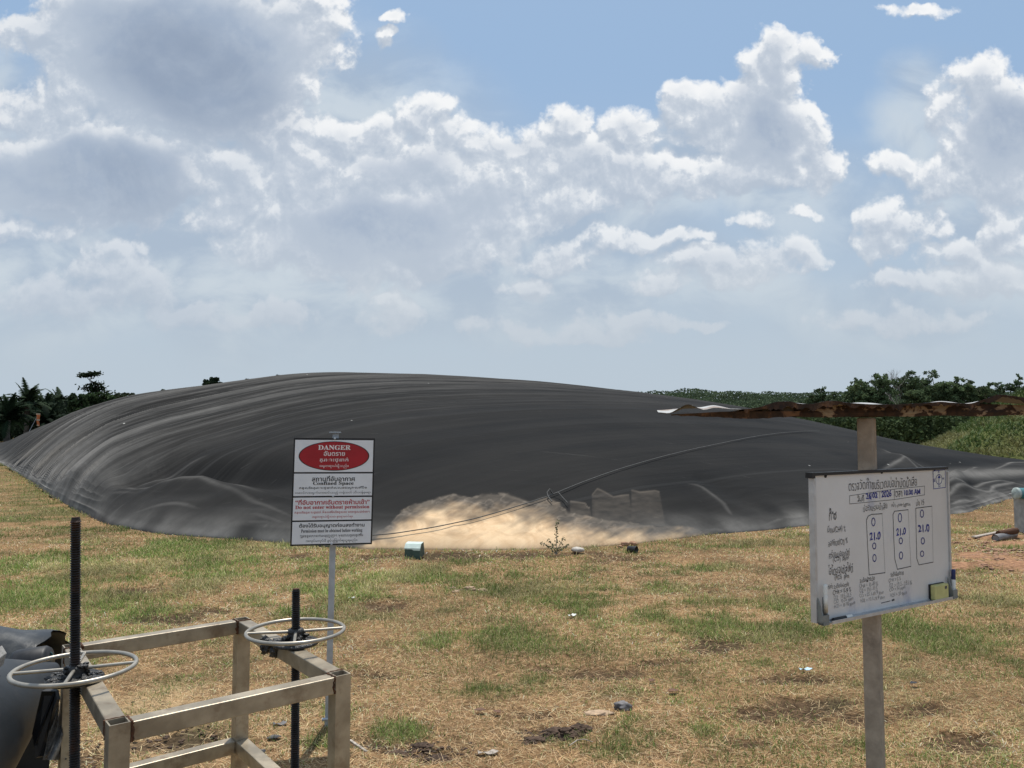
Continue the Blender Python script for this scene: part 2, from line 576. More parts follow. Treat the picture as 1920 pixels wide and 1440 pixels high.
M_hdpe = simple('grey_hdpe_pipe', (.028, .033, .039), 0.5, 0, .25, 5.0, .06, 30, spec=.3, dirt=(.14, .12, .10), dirt_amt=.25, dscale=3.5)
M_liner = simple('black_liner_sheet', (.030, .033, .036), 0.38, 0, .4, 6.0, .25, 16, spec=.5, dirt=(.2, .19, .17), dirt_amt=.35, dscale=5)
M_liner_dark = simple('torn_black_liner', (.010, .010, .011), 0.5, 0, .4, 6.0, .3, 16)
M_film = simple('dusty_plastic_film', (.20, .20, .20), 0.25, 0.1, .6, 14.0, .8, 22, spec=.8)
M_teal = simple('teal_pvc', (.055, .20, .22), 0.4, 0, .15, 10, dirt=(.3, .3, .28), dirt_amt=.4)
M_mint = simple('mint_fibreglass', (.58, .68, .62), 0.5, 0, .12, 10)
M_green_dark = simple('green_fibreglass_side', (.05, .085, .07), 0.55, 0, .2, 10)
M_concrete = simple('concrete', (.36, .35, .33), 0.9, 0, .2, 12, .4, 70)
M_stone = simple('pale_stone', (.52, .47, .41), 0.9, 0, .25, 16, .5, 50)
M_greystone = simple('grey_stone', (.17, .16, .16), 0.85, 0, .6, 22, .6, 50)
M_mud = simple('dark_mud', (.085, .055, .038), 0.95, 0, .5, 24, .8, 60)
M_sandclod = simple('pale_soil', (.42, .30, .20), 0.95, 0, .3, 24, .6, 60)
M_redsoil = simple('red_soil', (.33, .19, .12), 0.95, 0, .35, 18, .7, 40)
M_leaf_dry = simple('dry_leaf', (.13, .06, .03), 0.7, 0, .3, 40)
M_stick = simple('weathered_stick', (.36, .31, .26), 0.85, 0, .4, 40, .4, 90)
M_orange = simple('faded_orange_cloth', (.55, .16, .05), 0.8, 0, .2, 3)
M_blue = simple('pale_blue_plastic', (.45, .62, .72), 0.5, 0, .1, 30)
M_blackplastic = simple('black_plastic', (.02, .02, .022), 0.5, 0, .3, 30)
M_twig = simple('bare_twigs', (.30, .27, .25), 0.9, 0, .2, 3)
M_rope = simple('grey_rope', (.10, .098, .093), 0.8, 0, .3, 30)


def rusty_paint(name, paint, lo, hi, scale, stretch=(1, 1, 1), rust1=(.055, .022, .011), rust2=(.16, .06, .022)):
    m, B, bs = new_mat(name)
    tco = B.n('ShaderNodeTexCoord').outputs['Object']
    tcs = B.v('MULTIPLY', tco, stretch)
    n1 = B.noise(tcs, scale, 7, 0.62, 0.4)
    n2 = B.noise(tco, scale * 4, 5, 0.6)
    k = B.ss(n1, lo, hi)
    rc = B.mix(B.ss(n2, .35, .65), rust1, rust2)
    edge = B.m('MULTIPLY', B.ss(n1, lo - .06, lo + .02), 0.6)
    c = B.mix(edge, paint, (.22, .105, .05))
    c = B.mix(k, c, rc)
    B.put(bs.inputs['Base Color'], c)
    bs.inputs['Roughness'].default_value = 0.8
    bp = B.n('ShaderNodeBump'); bp.inputs['Strength'].default_value = 0.5; bp.inputs['Distance'].default_value = 0.004
    B.link(k, bp.inputs['Height']); B.link(bp.outputs[0], bs.inputs['Normal'])
    return m


M_purlin = rusty_paint('rusted_cream_channel', (.33, .27, .195), .44, .465, 9.0, (1, 1, 1.8), (.020, .010, .007), (.055, .026, .014))
M_lip = rusty_paint('rust_eaten_lip', (.16, .10, .065), .30, .50, 10.0, (1, 1, 1), (.014, .008, .006), (.045, .022, .013))
M_sheet_roof = rusty_paint('weathered_roof_sheet', (.45, .46, .46), .56, .66, 2.5)
M_sheet_under = rusty_paint('rusted_strip', (.10, .065, .045), .40, .52, 8.0, (1, 1, 1), (.020, .011, .008), (.05, .025, .015))


def text_verts(s, bold=0.0):
    cu = bpy.data.curves.new('txt', 'FONT')
    cu.body = s; cu.size = 1.0; cu.offset = bold; cu.resolution_u = 3
    ob = bpy.data.objects.new('txt', cu)
    COL.objects.link(ob)
    bpy.context.view_layer.update()
    dg = bpy.context.evaluated_depsgraph_get()
    me = bpy.data.meshes.new_from_object(ob.evaluated_get(dg))
    V = np.array([q.co[:2] for q in me.vertices]) if len(me.vertices) else np.zeros((0, 2))
    Fc = [list(p.vertices) for p in me.polygons]
    bpy.data.objects.remove(ob); bpy.data.curves.remove(cu); bpy.data.meshes.remove(me)
    return V, Fc


def serif(s):                    # mathematical bold letters: a bold face with serifs
    o = ''
    for ch in s:
        if 'A' <= ch <= 'Z': o += chr(0x1D400 + ord(ch) - 65)
        elif 'a' <= ch <= 'z': o += chr(0x1D41A + ord(ch) - 97)
        else: o += ch
    return o


# ================================================================== THE GAS COVER
def ip(x, pts):
    a = np.array(pts, float)
    return np.interp(x, a[:, 0], a[:, 1])


def smooth1(a, n):
    k = np.hanning(n + 2)[1:-1]; k /= k.sum()
    return np.convolve(np.pad(a, (n // 2, n - 1 - n // 2), mode='edge'), k, 'valid')


NEAR_PX = [(-240, 828), (-160, 834), (-80, 846), (0, 866), (60, 904), (120, 944), (200, 984), (300, 1002), (450, 1012), (600, 1026),
           (700, 1030), (900, 1032), (1000, 1031), (1100, 1027), (1200, 1019), (1340, 1002), (1440, 994), (1530, 984),
           (1620, 975), (1720, 968), (1790, 964), (1826, 960), (1842, 948), (1880, 939), (1905, 931), (1960, 922),
           (2040, 908), (2120, 896)]
SIL_PX = [(-240, 827), (-160, 829), (-80, 834), (0, 833), (50, 812), (100, 791), (150, 772), (200, 757), (250, 746), (300, 738), (400, 724), (460, 716),
          (520, 709), (580, 705), (640, 703), (760, 704), (900, 711), (1000, 717), (1100, 726), (1200, 736), (1300, 749), (1400, 765),
          (1500, 785), (1600, 806), (1700, 828), (1800, 845), (1860, 855), (1920, 862), (2000, 872), (2120, 890)]
NC, NR = 1150, 800
kx = np.linspace(-242, 2118, NC)                    # one fan column per bearing
kk = (kx - 960) / (F * math.cos(PITCH) )
y_near = ip(kx, NEAR_PX)
y_near = np.where((kx > 1820) & (kx < 1850), y_near, smooth1(y_near, 15))


def col_depth(px, py):          # depth at which a picture point meets the ground
    d = FW[None] + np.outer((px - 960) / F, [1, 0, 0]) + np.outer((720 - py) / F, UP)
    t = -CAM[2] / d[:, 2]
    return d[:, 1] * t, d[:, 0] / d[:, 1]


Y0, K0 = col_depth(kx, y_near)
Y0 = smooth1(Y0, 31)
FAR = [(-242, 104), (-160, 100), (-80, 96), (0, 94), (300, 98), (600, 98), (1000, 90), (1300, 74), (1500, 62), (1700, 50), (1850, 42), (1920, 38), (2040, 33), (2118, 27.5)]
Y1 = np.maximum(smooth1(ip(kx, FAR), 61), Y0 + 0.6)
ysil = smooth1(ip(kx, SIL_PX), 41)
d = FW[None] + np.outer((kx - 960) / F, [1, 0, 0]) + np.outer((720 - ysil) / F, UP)
m_sil = d[:, 2] / d[:, 1]                           # slope of the line of sight to the crest
NF = 700
tt = np.concatenate([.62 * np.linspace(0, 1, NF) ** 1.5, .62 + .38 * np.linspace(0, 1, NR - NF + 1)[1:]])
prof = np.sin(np.pi * np.clip(tt, 0, 1) ** 0.93) ** 0.72
YY = Y0[None] + (Y1 - Y0)[None] * tt[:, None]
with np.errstate(divide='ignore', invalid='ignore'):
    need = (m_sil[None] * YY + CAM[2]) / prof[:, None]
need[:4] = 1e9; need[-4:] = 1e9
AMP = np.clip(need.min(0), 0.05, 12)
AMP = smooth1(AMP, 25)
crest = need.argmin(0)
XX = YY * K0[None]
ZZ = AMP[None] * prof[:, None]
BASE = np.stack([XX, YY, ZZ], -1)
bpx, bpy_ = project(BASE)


def on_cover(px, py, S):        # point of the visible side of surface S behind a picture point
    c = int(np.clip(round((px + 242) / 2360 * (NC - 1)), 0, NC - 1))
    qx, qy = project(S[:crest[c] + 1, c])
    r = int(np.argmin(np.abs(qy - py)))
    return S[r, c].copy()


# the wrinkles run inward from the long left bank
U_ = unit([-.66, .75, 0])[:2]; N_ = unit([.75, .66, 0])[:2]
PS = np.array([-9.6, 16.5])
S_ = (XX - PS[0]) * U_[0] + (YY - PS[1]) * U_[1]
Q_ = (XX - PS[0]) * N_[0] + (YY - PS[1]) * N_[1]
edge_d = (YY - Y0[None])
_ex, _ey = K0 * Y0, Y0
_tx, _ty = np.gradient(_ex), np.gradient(_ey)
_sn = np.abs(_tx * 1.0 - _ty * K0) / (np.hypot(_tx, _ty) * np.sqrt(1 + K0 ** 2) + 1e-9)
edge_p = edge_d * np.sqrt(1 + K0 ** 2)[None] * smooth1(np.clip(_sn, .12, 1), 31)[None]     # roughly square to the hem
bank = np.maximum(Q_ + 3 * np.exp(-((S_ - 14) / 9) ** 2) * 0, 0)
sw = S_ + 1.3 * (vnoise(S_ * .12, Q_ * .07, 31) - .5) + 0.02 * np.maximum(Q_, 0) ** 1.25


def ridged(x, y, seed):
    return 1 - np.abs(2 * vnoise(x, y, seed) - 1)


wr = (0.15 * (ridged(sw * .32, Q_ * .020, 11) - .5) + 0.15 * (ridged(sw * .8, Q_ * .035, 12) - .5)
      + 0.13 * (ridged(sw * 1.9, Q_ * .05, 13) - .5) + 0.028 * (ridged(sw * 3.9, Q_ * .07, 14) - .5))
amp = np.exp(-np.maximum(Q_, 0) / 17.0) * sstep(S_, -6.5, 3.0) * sstep(edge_d, 0.0, 2.2) * np.clip(AMP[None] / 2.5, 0, 1)
DZ = wr * amp * 1.7
# long soft undulation everywhere
DZ = DZ + 0.10 * (fbm(sw * .16, Q_ * .05, 21, 3) - .5) * sstep(edge_d, 0.2, 6)
DZ = DZ + 0.035 * (ridged(sw * .55, Q_ * .03, 22) - .5) * sstep(edge_d, 0.5, 5) * sstep(S_, -40, -6)


def polydist(PX, PY, pts):
    best = np.full(PX.shape, 1e9); side = np.zeros(PX.shape); par = np.zeros(PX.shape)
    n = len(pts) - 1
    for i in range(n):
        a = pts[i][:2]; b = pts[i + 1][:2]; ab = b - a
        t = ((PX - a[0]) * ab[0] + (PY - a[1]) * ab[1]) / (ab @ ab)
        tc_ = np.clip(t, 0, 1)
        dx = PX - a[0] - tc_ * ab[0]; dy = PY - a[1] - tc_ * ab[1]
        dd = np.hypot(dx, dy)
        cr = ab[0] * (PY - a[1]) - ab[1] * (PX - a[0])
        u = dd < best
        best = np.where(u, dd, best); side = np.where(u, np.sign(cr), side); par = np.where(u, (i + tc_) / n, par)
    return best * side, par


CREST_LIGHT = np.zeros_like(XX)  # strength of the light painted along the fold crests


def fold(pts_px, hgt, wn, wf, groove, gw):
    """a fold in the sheet: crest along the line, soft towards us, steep with a groove behind"""
    pts = [on_cover(x, y, BASE) for x, y in pts_px]
    dd, par = polydist(XX, YY, pts)
    end = np.clip(np.sin(np.pi * np.clip(par, 0.02, .98)) * 1.6, 0, 1)
    near = np.exp(-(np.minimum(dd, 0) / wn) ** 2) * (dd <= 0)
    far = np.exp(-(np.maximum(dd, 0) / wf) ** 2) * (dd > 0)
    g = np.exp(-((dd - wf - gw) / gw) ** 2)
    w_ = .05 if hgt < .2 else .08
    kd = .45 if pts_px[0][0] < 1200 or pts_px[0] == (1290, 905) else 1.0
    CREST_LIGHT[:] = np.maximum(CREST_LIGHT, kd * end * np.exp(-((dd + .02) / w_) ** 2) * (.25 + .5 * fbm(XX * 1.1, YY * 1.1, 45, 3)) + kd * end * .10 * near * (hgt < .3))
    return end * (hgt * (near + far) - groove * g)


for f_ in [
    ([(178, 926), (205, 917), (250, 911), (320, 905), (375, 902), (420, 914), (470, 932), (540, 964), (610, 1004)], .15, 1.2, .13, .34, .50),
    ([(150, 940), (175, 934), (215, 926), (262, 923)], .06, .4, .2, .08, .3),
    ([(168, 953), (195, 948), (232, 952)], .03, .4, .2, .08, .3),
    ([(320, 994), (370, 975), (430, 964), (480, 966), (545, 985), (610, 1012)], .07, .22, .14, .06, .2),
    ([(330, 1003), (390, 985), (440, 977), (500, 980), (560, 994)], .04, .15, .10, .03, .12),
    ([(1342, 1000), (1375, 986), (1395, 983), (1430, 985), (1458, 975), (1535, 971)], .10, .18, .12, .06, .2),
    ([(1330, 1001), (1385, 988), (1400, 990), (1440, 984), (1470, 978)], .05, .12, .10, .03, .12),
    ([(1735, 932), (1770, 912), (1800, 900), (1845, 892), (1920, 890), (1990, 893)], .36, 1.3, .30, .22, .7),
    ([(1762, 924), (1790, 914), (1830, 907), (1870, 905), (1935, 912)], .15, .45, .25, .08, .3),
    ([(1768, 938), (1790, 925), (1825, 921), (1860, 924), (1905, 937)], .13, .4, .2, .08, .3),
    ([(1820, 950), (1835, 934), (1870, 926), (1900, 930)], .09, .3, .2, .05, .2),
    ([(1775, 950), (1800, 941), (1822, 940), (1840, 945)], .07, .2, .12, .05, .2),
    ([(1770, 958), (1795, 951), (1815, 953)], .05, .15, .1, .04, .15),
    ([(1800, 898), (1850, 880), (1900, 872), (1960, 874)], .12, .5, .3, .1, .5),
    ([(1848, 940), (1862, 915), (1900, 908), (1945, 918)], .08, .25, .15, .06, .2),
    ([(300, 905), (370, 893), (430, 900), (500, 915)], .05, .4, .2, .10, .3),
    ([(228, 908), (280, 888), (330, 868), (390, 850)], .06, .3, .2, .07, .3),
    ([(215, 900), (255, 880), (310, 855), (380, 832)], .06, .25, .2, .07, .3),
    ([(210, 975), (270, 955), (330, 948), (390, 955)], .06, .3, .18, .06, .25),
    ([(1240, 1010), (1290, 996), (1340, 990), (1390, 996)], .05, .2, .15, .04, .2),
    ([(1640, 880), (1700, 858), (1760, 868), (1830, 880)], .06, .8, .4, .04, .4),
    ([(1650, 838), (1710, 862), (1760, 884), (1795, 905)], .05, .3, .25, .05, .3),
    ([(1290, 905), (1320, 915), (1360, 945), (1385, 980)], .025, .3, .2, .03, .3),
]:
    DZ = DZ + fold(*f_) * sstep(edge_p, 0, 2.6 if f_[1] in (.15, .36) else 1.0)
# small creases along the near hem
DZ = DZ + 0.05 * (ridged(XX * .9 + YY * .3, edge_d * 2.6, 41) - .5) * np.exp(-edge_d / 1.1) * sstep(edge_d, 0, .25)
ZZ2 = ZZ + DZ
ZZ2[0] = -0.05; ZZ2[-1] = -0.05
ZZ2[1:4] = np.maximum(ZZ2[1:4], 0.004)
COVER = np.stack([XX, YY, ZZ2], -1)
cpx, cpy = project(COVER)
vis = np.arange(NR)[:, None] <= crest[None] + 6


# stains: dried mud pond, pale patches, dust along the banks, painted crest light
def soft_poly(px, py, top, fade, warp):
    y_t = ip(px, top)
    return sstep(py - y_t + warp, 0, 1) * 0 + np.clip((py - y_t + warp) / fade, 0, 1)


wq = (fbm(cpx / 34.0, cpy / 17.0, 51, 4) - .5)
TOP = [(640, 1032), (690, 1006), (735, 984), (752, 960), (775, 948), (800, 936), (850, 925), (885, 930), (925, 921), (960, 928), (990, 940), (1020, 936),
       (1045, 944), (1065, 958), (1110, 972), (1160, 978), (1230, 984), (1300, 992), (1350, 1000), (1400, 1004)]
cpw = cpx + 14 * (fbm(cpx / 20, cpy / 12, 55, 3) - .5)
dep_in = (cpy - ip(cpw, TOP)) + 14 * wq
in_rng = sstep(cpx, 660, 720) * (1 - sstep(cpx, 1340, 1400))
rim = np.exp(-((dep_in - 3) / 3.0) ** 2) * .20 * (.3 + fbm(cpx / 40, cpy / 20, 58, 2))
core_w = ip(cpx, [(660, 20), (700, 26), (760, 60), (850, 74), (950, 74), (1050, 64), (1150, 46), (1300, 30), (1400, 22)])
flow = fbm((cpx + cpy * 1.6) / 22.0, (cpy - cpx * .25) / 60.0, 59, 4) - .5
sand = sstep(dep_in / core_w + .28 * wq + .42 * flow, .10, 1.05)
loops = np.abs(fbm(cpx / 26, cpy / 13, 57, 3) - .5) * 2
veil = np.clip(dep_in / 10, 0, 1) * (.14 + .55 * np.clip(.5 + 2.0 * flow, 0, 1) * fbm(cpx / 30, cpy / 14, 60, 3)) + rim + .22 * (dep_in > 0) * np.clip(1 - loops * 9, 0, 1)
veil = np.clip(veil, 0, 1) * (dep_in > -6)
in_rng = sstep(cpx, 640, 700) * (1 - sstep(cpx, 1340, 1420))
veil = veil * in_rng
sand = np.clip(sand * (1.0 + .3 * wq), 0, 1) * (dep_in > 0) * in_rng


def patch(x0, x1, ytop, ybot, seed):
    top = ip(cpx, ytop)
    inx = sstep(cpx, x0 - 1.5, x0 + 1.5) * (1 - sstep(cpx, x1 - 1.5 + (cpy - 920) * .18, x1 + 1.5 + (cpy - 920) * .18))
    iny = sstep(cpy, top - 1, top + 2.5) * (1 - sstep(cpy, ybot - 22, ybot))
    edge = np.exp(-((cpy - top - 1.5) / 2.2) ** 2) * .15
    return inx * iny * (.01 + .14 * fbm(cpx / 16, cpy / 5, seed, 3)) + inx * edge * iny


pal = patch(1069, 1100, [(1069, 938), (1085, 940), (1098, 942), (1102, 950)], 980, 61) * 1.5
pal = np.maximum(pal, patch(1110, 1178, [(1110, 926), (1120, 914), (1133, 920), (1150, 930), (1165, 927), (1178, 926)], 1000, 62))
pal = np.maximum(pal, patch(1184, 1236, [(1184, 917), (1200, 921), (1228, 918), (1236, 920)], 1000, 63))
pal = np.maximum(pal, veil * (1 - sand)) * vis
sand = sand * vis
# bank dust: pale streaks at the foot of the wrinkles on the left, on the flat by the right folds and the far edge; light painted on crests below
foot = np.exp(-edge_p / (0.7 + 2.2 * vnoise(sw * 2.2, Q_ * .05, 71) ** 2)) * sstep(S_, -4.5, 1)
foot = foot * (.25 + .75 * vnoise(sw * 3.5, Q_ * .03, 72))
dust_and_light = 0.75 * foot
streak = ridged(sw * .8, Q_ * .035, 12) * .6 + ridged(sw * 1.9, Q_ * .05, 13) * .4
dust_and_light = dust_and_light + np.clip(amp, 0, 1) * (.03 + .34 * sstep(streak, .60, .95))  # wrinkle crests coloured paler for the light they catch
hem = np.exp(-edge_p / .22) * (.2 + .6 * vnoise(XX * 2.3, YY * 2.3, 73)) + np.exp(-edge_p / .35) * .7 * sstep(S_, -3, 3) * vnoise(sw * 3.1, sw * 0, 74)
dust_and_light = np.maximum(dust_and_light, hem * 1.0)
flat = np.exp(-(((cpx - 1815) / 75) ** 2 + ((cpy - 889) / 9) ** 2)) * .55 + np.exp(-(((cpx - 1905) / 45) ** 2 + ((cpy - 884) / 7) ** 2)) * .3
dust_and_light = np.maximum(dust_and_light, flat * vis)
dust_and_light = np.maximum(dust_and_light, np.clip(CREST_LIGHT, 0, 1) * .62 * vis)  # pale fold crests: light on them put into the colour, mixed with dust
lowr = np.exp(-(((cpx - 1420) / 130) ** 2 + ((cpy - 996) / 16) ** 2)) * .45 * (.4 + .6 * ridged(cpx / 40, cpy / 4, 75))
lowr2 = np.exp(-(((cpx - 1840) / 70) ** 2 + ((cpy - 945) / 18) ** 2)) * .32 * (.3 + .7 * ridged(cpx / 50 + cpy / 14, cpy / 5, 76))
dust_and_light = np.maximum(dust_and_light, np.maximum(lowr, lowr2) * vis)
backd = np.clip((cpy[0:1] * 0 + 1) * sstep(YY, 24, 60) * .10, 0, 1)
dust_and_light = np.clip(np.maximum(dust_and_light, backd * vis) * (.7 + .6 * fbm(sw * 1.3, Q_ * .09, 77, 3)), 0, 1)

mcv, B, bs = new_mat('black_gas_membrane')
tco = B.n('ShaderNodeTexCoord').outputs['Object']
sx = B.attr('along'); qx = B.attr('inward')
cm = B.n('ShaderNodeCombineXYZ'); B.link(sx, cm.inputs[0]); B.link(B.m('MULTIPLY', qx, .06), cm.inputs[1])
stv = cm.outputs[0]
n_st = B.noise(stv, 1.6, 7, 0.6)
n_big = B.noise(tco, 0.22, 4, 0.55)
n_fine = B.noise(tco, 5.0, 6, 0.65)
c = B.mix(B.ss(n_st, .3, .7), (.0115, .0118, .0122), (.022, .0212, .0205))
c = B.mix(B.m('MULTIPLY', B.ss(n_big, .4, .7), .5), c, (.030, .0285, .027))
# weld seams, every 6.8 m across the sheet
fr = B.m('FRACT', B.m('MULTIPLY_ADD', sx, 1 / 6.8, B.m('MULTIPLY', B.noise(stv, .12, 2), .12)))
seam = B.m('SUBTRACT', 1.0, B.ss(B.m('ABSOLUTE', B.m('SUBTRACT', fr, .5)), 0.003, 0.010))
c = B.mix(B.m('MULTIPLY', seam, .06), c, (.13, .13, .13))
bank = B.attr('bank')
n_k = B.noise(stv, 8.0, 6, .65)
c = B.mix(B.m('MULTIPLY', bank, B.ss(n_k, .47, .70)), c, (.105, .101, .095))  # fine pale streaks painted in for light catching the small wrinkles
dust_light_attr = B.attr('dust_and_light')
dn = B.m('MULTIPLY', dust_light_attr, B.m('MULTIPLY_ADD', n_fine, .9, .55), clamp=True)
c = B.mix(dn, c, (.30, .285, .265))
pla = B.attr('pale')
c = B.mix(B.m('MULTIPLY', pla, B.m('MULTIPLY_ADD', n_fine, .8, .6), clamp=True), c, (.33, .275, .22))
sda = B.attr('sand')
n_s = B.noise(tco, 2.2, 7, 0.65, 1.5)
sk = B.m('MULTIPLY', sda, B.m('MULTIPLY_ADD', n_s, .5, .82), clamp=True)
sandc = B.mix(B.ss(n_s, .35, .65), (.68, .465, .275), (.81, .59, .37))
c = B.mix(sk, c, sandc)
# bird droppings and scraps
vd = B.vor(tco, 0.9, 0, 'F1')
spot = B.m('LESS_THAN', vd, 0.028)
c = B.mix(B.m('MULTIPLY', spot, .75), c, (.55, .54, .50))
# scuffs
n_sc = B.noise(B.v('MULTIPLY', tco, (.5, 3.0, 1.0)), 1.1, 8, .7, 2.0)
c = B.mix(B.m('MULTIPLY', B.ss(n_sc, .63, .72), .22), c, (.2, .19, .18))
B.put(bs.inputs['Base Color'], c)
dirt_and_light = B.m('MAXIMUM', B.m('MAXIMUM', dn, sk), pla)
B.put(bs.inputs['Roughness'], B.m('MULTIPLY_ADD', dirt_and_light, .3, B.m('MULTIPLY_ADD', n_st, .15, .62), clamp=True))
B.put(bs.inputs['Specular IOR Level'], B.m('MULTIPLY_ADD', dirt_and_light, -.01, .025))
bp = B.n('ShaderNodeBump'); bp.inputs['Strength'].default_value = .5; bp.inputs['Distance'].default_value = .08
B.link(B.m('ADD', B.m('MULTIPLY', B.noise(stv, 6.5, 5, .6), B.m('MULTIPLY_ADD', bank, 2.2, .30)), B.m('MULTIPLY', seam, .08)), bp.inputs['Height'])
B.link(bp.outputs[0], bs.inputs['Normal'])

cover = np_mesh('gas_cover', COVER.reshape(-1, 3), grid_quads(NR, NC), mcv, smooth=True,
                attrs={'bank': np.clip(amp, 0, 1).ravel(), 'along': S_.ravel(), 'inward': Q_.ravel(), 'dust_and_light': dust_and_light.ravel(), 'sand': sand.ravel(), 'pale': pal.ravel()})
tag(cover, 'huge black inflated membrane dome with a tan mud stain along its near hem', 'gas cover')


def inside_cover(x, y, grow=0.0):
    k = np.divide(x, np.maximum(y, .01))
    a = np.interp(k, K0, Y0, left=1e9, right=1e9); b = np.interp(k, K0, Y1, left=-1e9, right=-1e9)
    return np.minimum(y - a, b - y) + grow        # metres inside (along the bearing)


# ================================================================== GROUND
GREEN = [(200, 1090, 330, 70), (420, 1075, 160, 40), (120, 930, 160, 60), (60, 1130, 120, 40), (330, 1045, 160, 24), (640, 1110, 160, 22), (1000, 1110, 220, 18), (940, 1200, 180, 26), (1300, 1150, 200, 26), (430, 1022, 190, 13), (330, 1018, 90, 10), (760, 1078, 100, 16), (700, 1090, 80, 14), (900, 1105, 140, 14), (990, 1196, 120, 16), (820, 1205, 90, 14),
         (1090, 1132, 120, 10), (1090, 1105, 130, 10), (660, 1175, 40, 20), (745, 1375, 55, 30), (1150, 1410, 95, 42), (1080, 1392, 60, 30), (1180, 1350, 45, 16),
         (1290, 1320, 60, 20), (1020, 1300, 70, 18), (1760, 1195, 150, 30), (1690, 1165, 70, 20), (1850, 1210, 90, 22), (1330, 1130, 120, 14), (1440, 1140, 70, 14),
         (880, 1300, 120, 20), (640, 1345, 30, 30), (1000, 1275, 60, 14), (150, 1100, 190, 60), (60, 960, 120, 50), (260, 1070, 120, 40), (1500, 1020, 120, 8),
         (1600, 1030, 80, 8), (1330, 1065, 90, 10), (470, 1125, 60, 16), (1900, 1030, 50, 5), (1320, 1370, 40, 20), (1900, 1130, 80, 18), (250, 1195, 40, 12), (620, 1400, 60, 40),
         (1420, 1240, 60, 14), (1560, 1320, 40, 12), (1250, 1180, 160, 24), (1480, 1190, 120, 20)]
DARK = [(720, 1405, 110, 26), (800, 1420, 70, 18), (1050, 1378, 75, 16), (1320, 1213, 100, 22), (700, 1132, 110, 10), (850, 1043, 360, 10), (1150, 1262, 110, 14),
        (1250, 1240, 80, 10), (1500, 1330, 130, 26), (1600, 1355, 90, 20), (1000, 1340, 60, 10), (300, 1160, 110, 16), (700, 1265, 90, 10), (1800, 1395, 100, 24),
        (400, 1145, 60, 10), (1740, 1330, 100, 20), (1450, 1275, 90, 12), (240, 1105, 60, 8), (330, 1390, 140, 40), (150, 1430, 90, 40), (1400, 1395, 60, 14)]
RED = [(1880, 1052, 90, 16), (1860, 1010, 60, 6), (1900, 1022, 60, 6), (1830, 1045, 50, 10), (1790, 1062, 40, 8), (1940, 1060, 60, 20)]
SANDY = [(330, 1330, 170, 60), (880, 1105, 40, 8), (1120, 1335, 50, 10), (420, 1150, 40, 8), (260, 1400, 140, 40)]


def field(px, py, L):
    s = np.zeros(px.shape)
    for (x, y, rx, ry) in L:
        e = ((px - x) / rx) ** 2 + ((py - y) / ry) ** 2
        s = np.maximum(s, np.exp(-e * 1.1))
    return s


def ground_fields(x, y):
    Pp = np.stack([x, y, np.zeros_like(x)], -1)
    px, py = project(Pp)
    ok = y > 1.0
    w = fbm(x * 1.9, y * 1.9, 81, 4) - .5
    w2 = fbm(x * 5.5, y * 5.5, 84, 3) - .5
    big = fbm(x * .35, y * .35, 83, 3)
    g = np.where(ok, field(px, py, GREEN), .4)
    g = np.clip(.16 + (g * .8 + 1.5 * w + 1.1 * w2 - .30 + .5 * (big - .5)) * 1.5, 0.04, 1)
    far = sstep(y, 16, 30)
    g = np.maximum(g, far * (.35 + .8 * (big - .4)))
    dk = np.where(ok, field(px, py, DARK), 0)
    dk = np.clip((dk + 1.3 * (fbm(x * 2.6, y * 2.6, 91, 4) - .5) + .9 * (fbm(x * 8, y * 8, 93, 3) - .5) - .39) * 2.6, 0, 1)  # dark soil, spread further in colour to stand for shadow areas in the turf
    rd = np.where(ok, field(px, py, RED), 0)
    rd = np.clip((rd + 1.0 * w + .5 * w2 - .42) * 3, 0, 1)
    sa = np.clip((np.where(ok, field(px, py, SANDY), 0) + 1.0 * w2 + .8 * w - .45) * 2.2, 0, 1)
    return np.clip(g, 0, 1), dk, rd, sa, w, w2


def ground_h(x, y):
    h = .035 * (fbm(x * .8, y * .8, 101, 3) - .5) + .03 * (fbm(x * 3.1, y * 3.1, 102, 3) - .5)
    return h * np.exp(-np.hypot(x, y) / 60)


def axis(lo, hi, n, k):
    t = np.linspace(-1, 1, n)
    a = np.sinh(t * k) / np.sinh(k)
    return np.where(a < 0, -a * lo, a * hi)


gx = axis(-900, 900, 620, 6.2)
gy = np.concatenate([-np.geomspace(400, .3, 40), np.linspace(0, 13, 380), 13 + np.geomspace(.05, 1500, 150)])
GX, GY = np.meshgrid(gx, gy)
ins = inside_cover(GX, GY)
GZ = ground_h(GX, GY) * (1 - sstep(ins, -.6, .1)) - 0.6 * sstep(ins, 0.05, 1.2)
g_, dk_, rd_, sa_, w_, w2_ = ground_fields(GX, GY)
GZ = GZ - .02 * dk_ * (ins < 0) + .03 * rd_ * (ins < 0)
straw = np.array([.29, .18, .092]); straw2 = np.array([.14, .088, .048]); grn = np.array([.10, .105, .04]); drk = np.array([.05, .035, .025])
redc = np.array([.34, .185, .11]); sanc = np.array([.44, .31, .175])


def ground_col(g, dk, rd, sa, w, w2):
    t = np.clip(.5 + w * 1.6 + w2, 0, 1)[..., None]
    c_ = straw * (1 - t) + straw2 * t
    for f_, col_, k in ((sa, sanc, .8), (g, grn, .75), (dk, drk, .75), (rd, redc, .85)):
        c_ = c_ * (1 - f_[..., None] * k) + col_ * f_[..., None] * k
    return c_


GC = ground_col(g_, dk_, rd_, sa_, w_, w2_)
ground = np_mesh('ground', np.stack([GX, GY, GZ], -1).reshape(-1, 3), grid_quads(len(gy), len(gx)), M_ground, smooth=True,
                 colors={'gcol': GC.reshape(-1, 3)})
tag(ground, kind='structure')


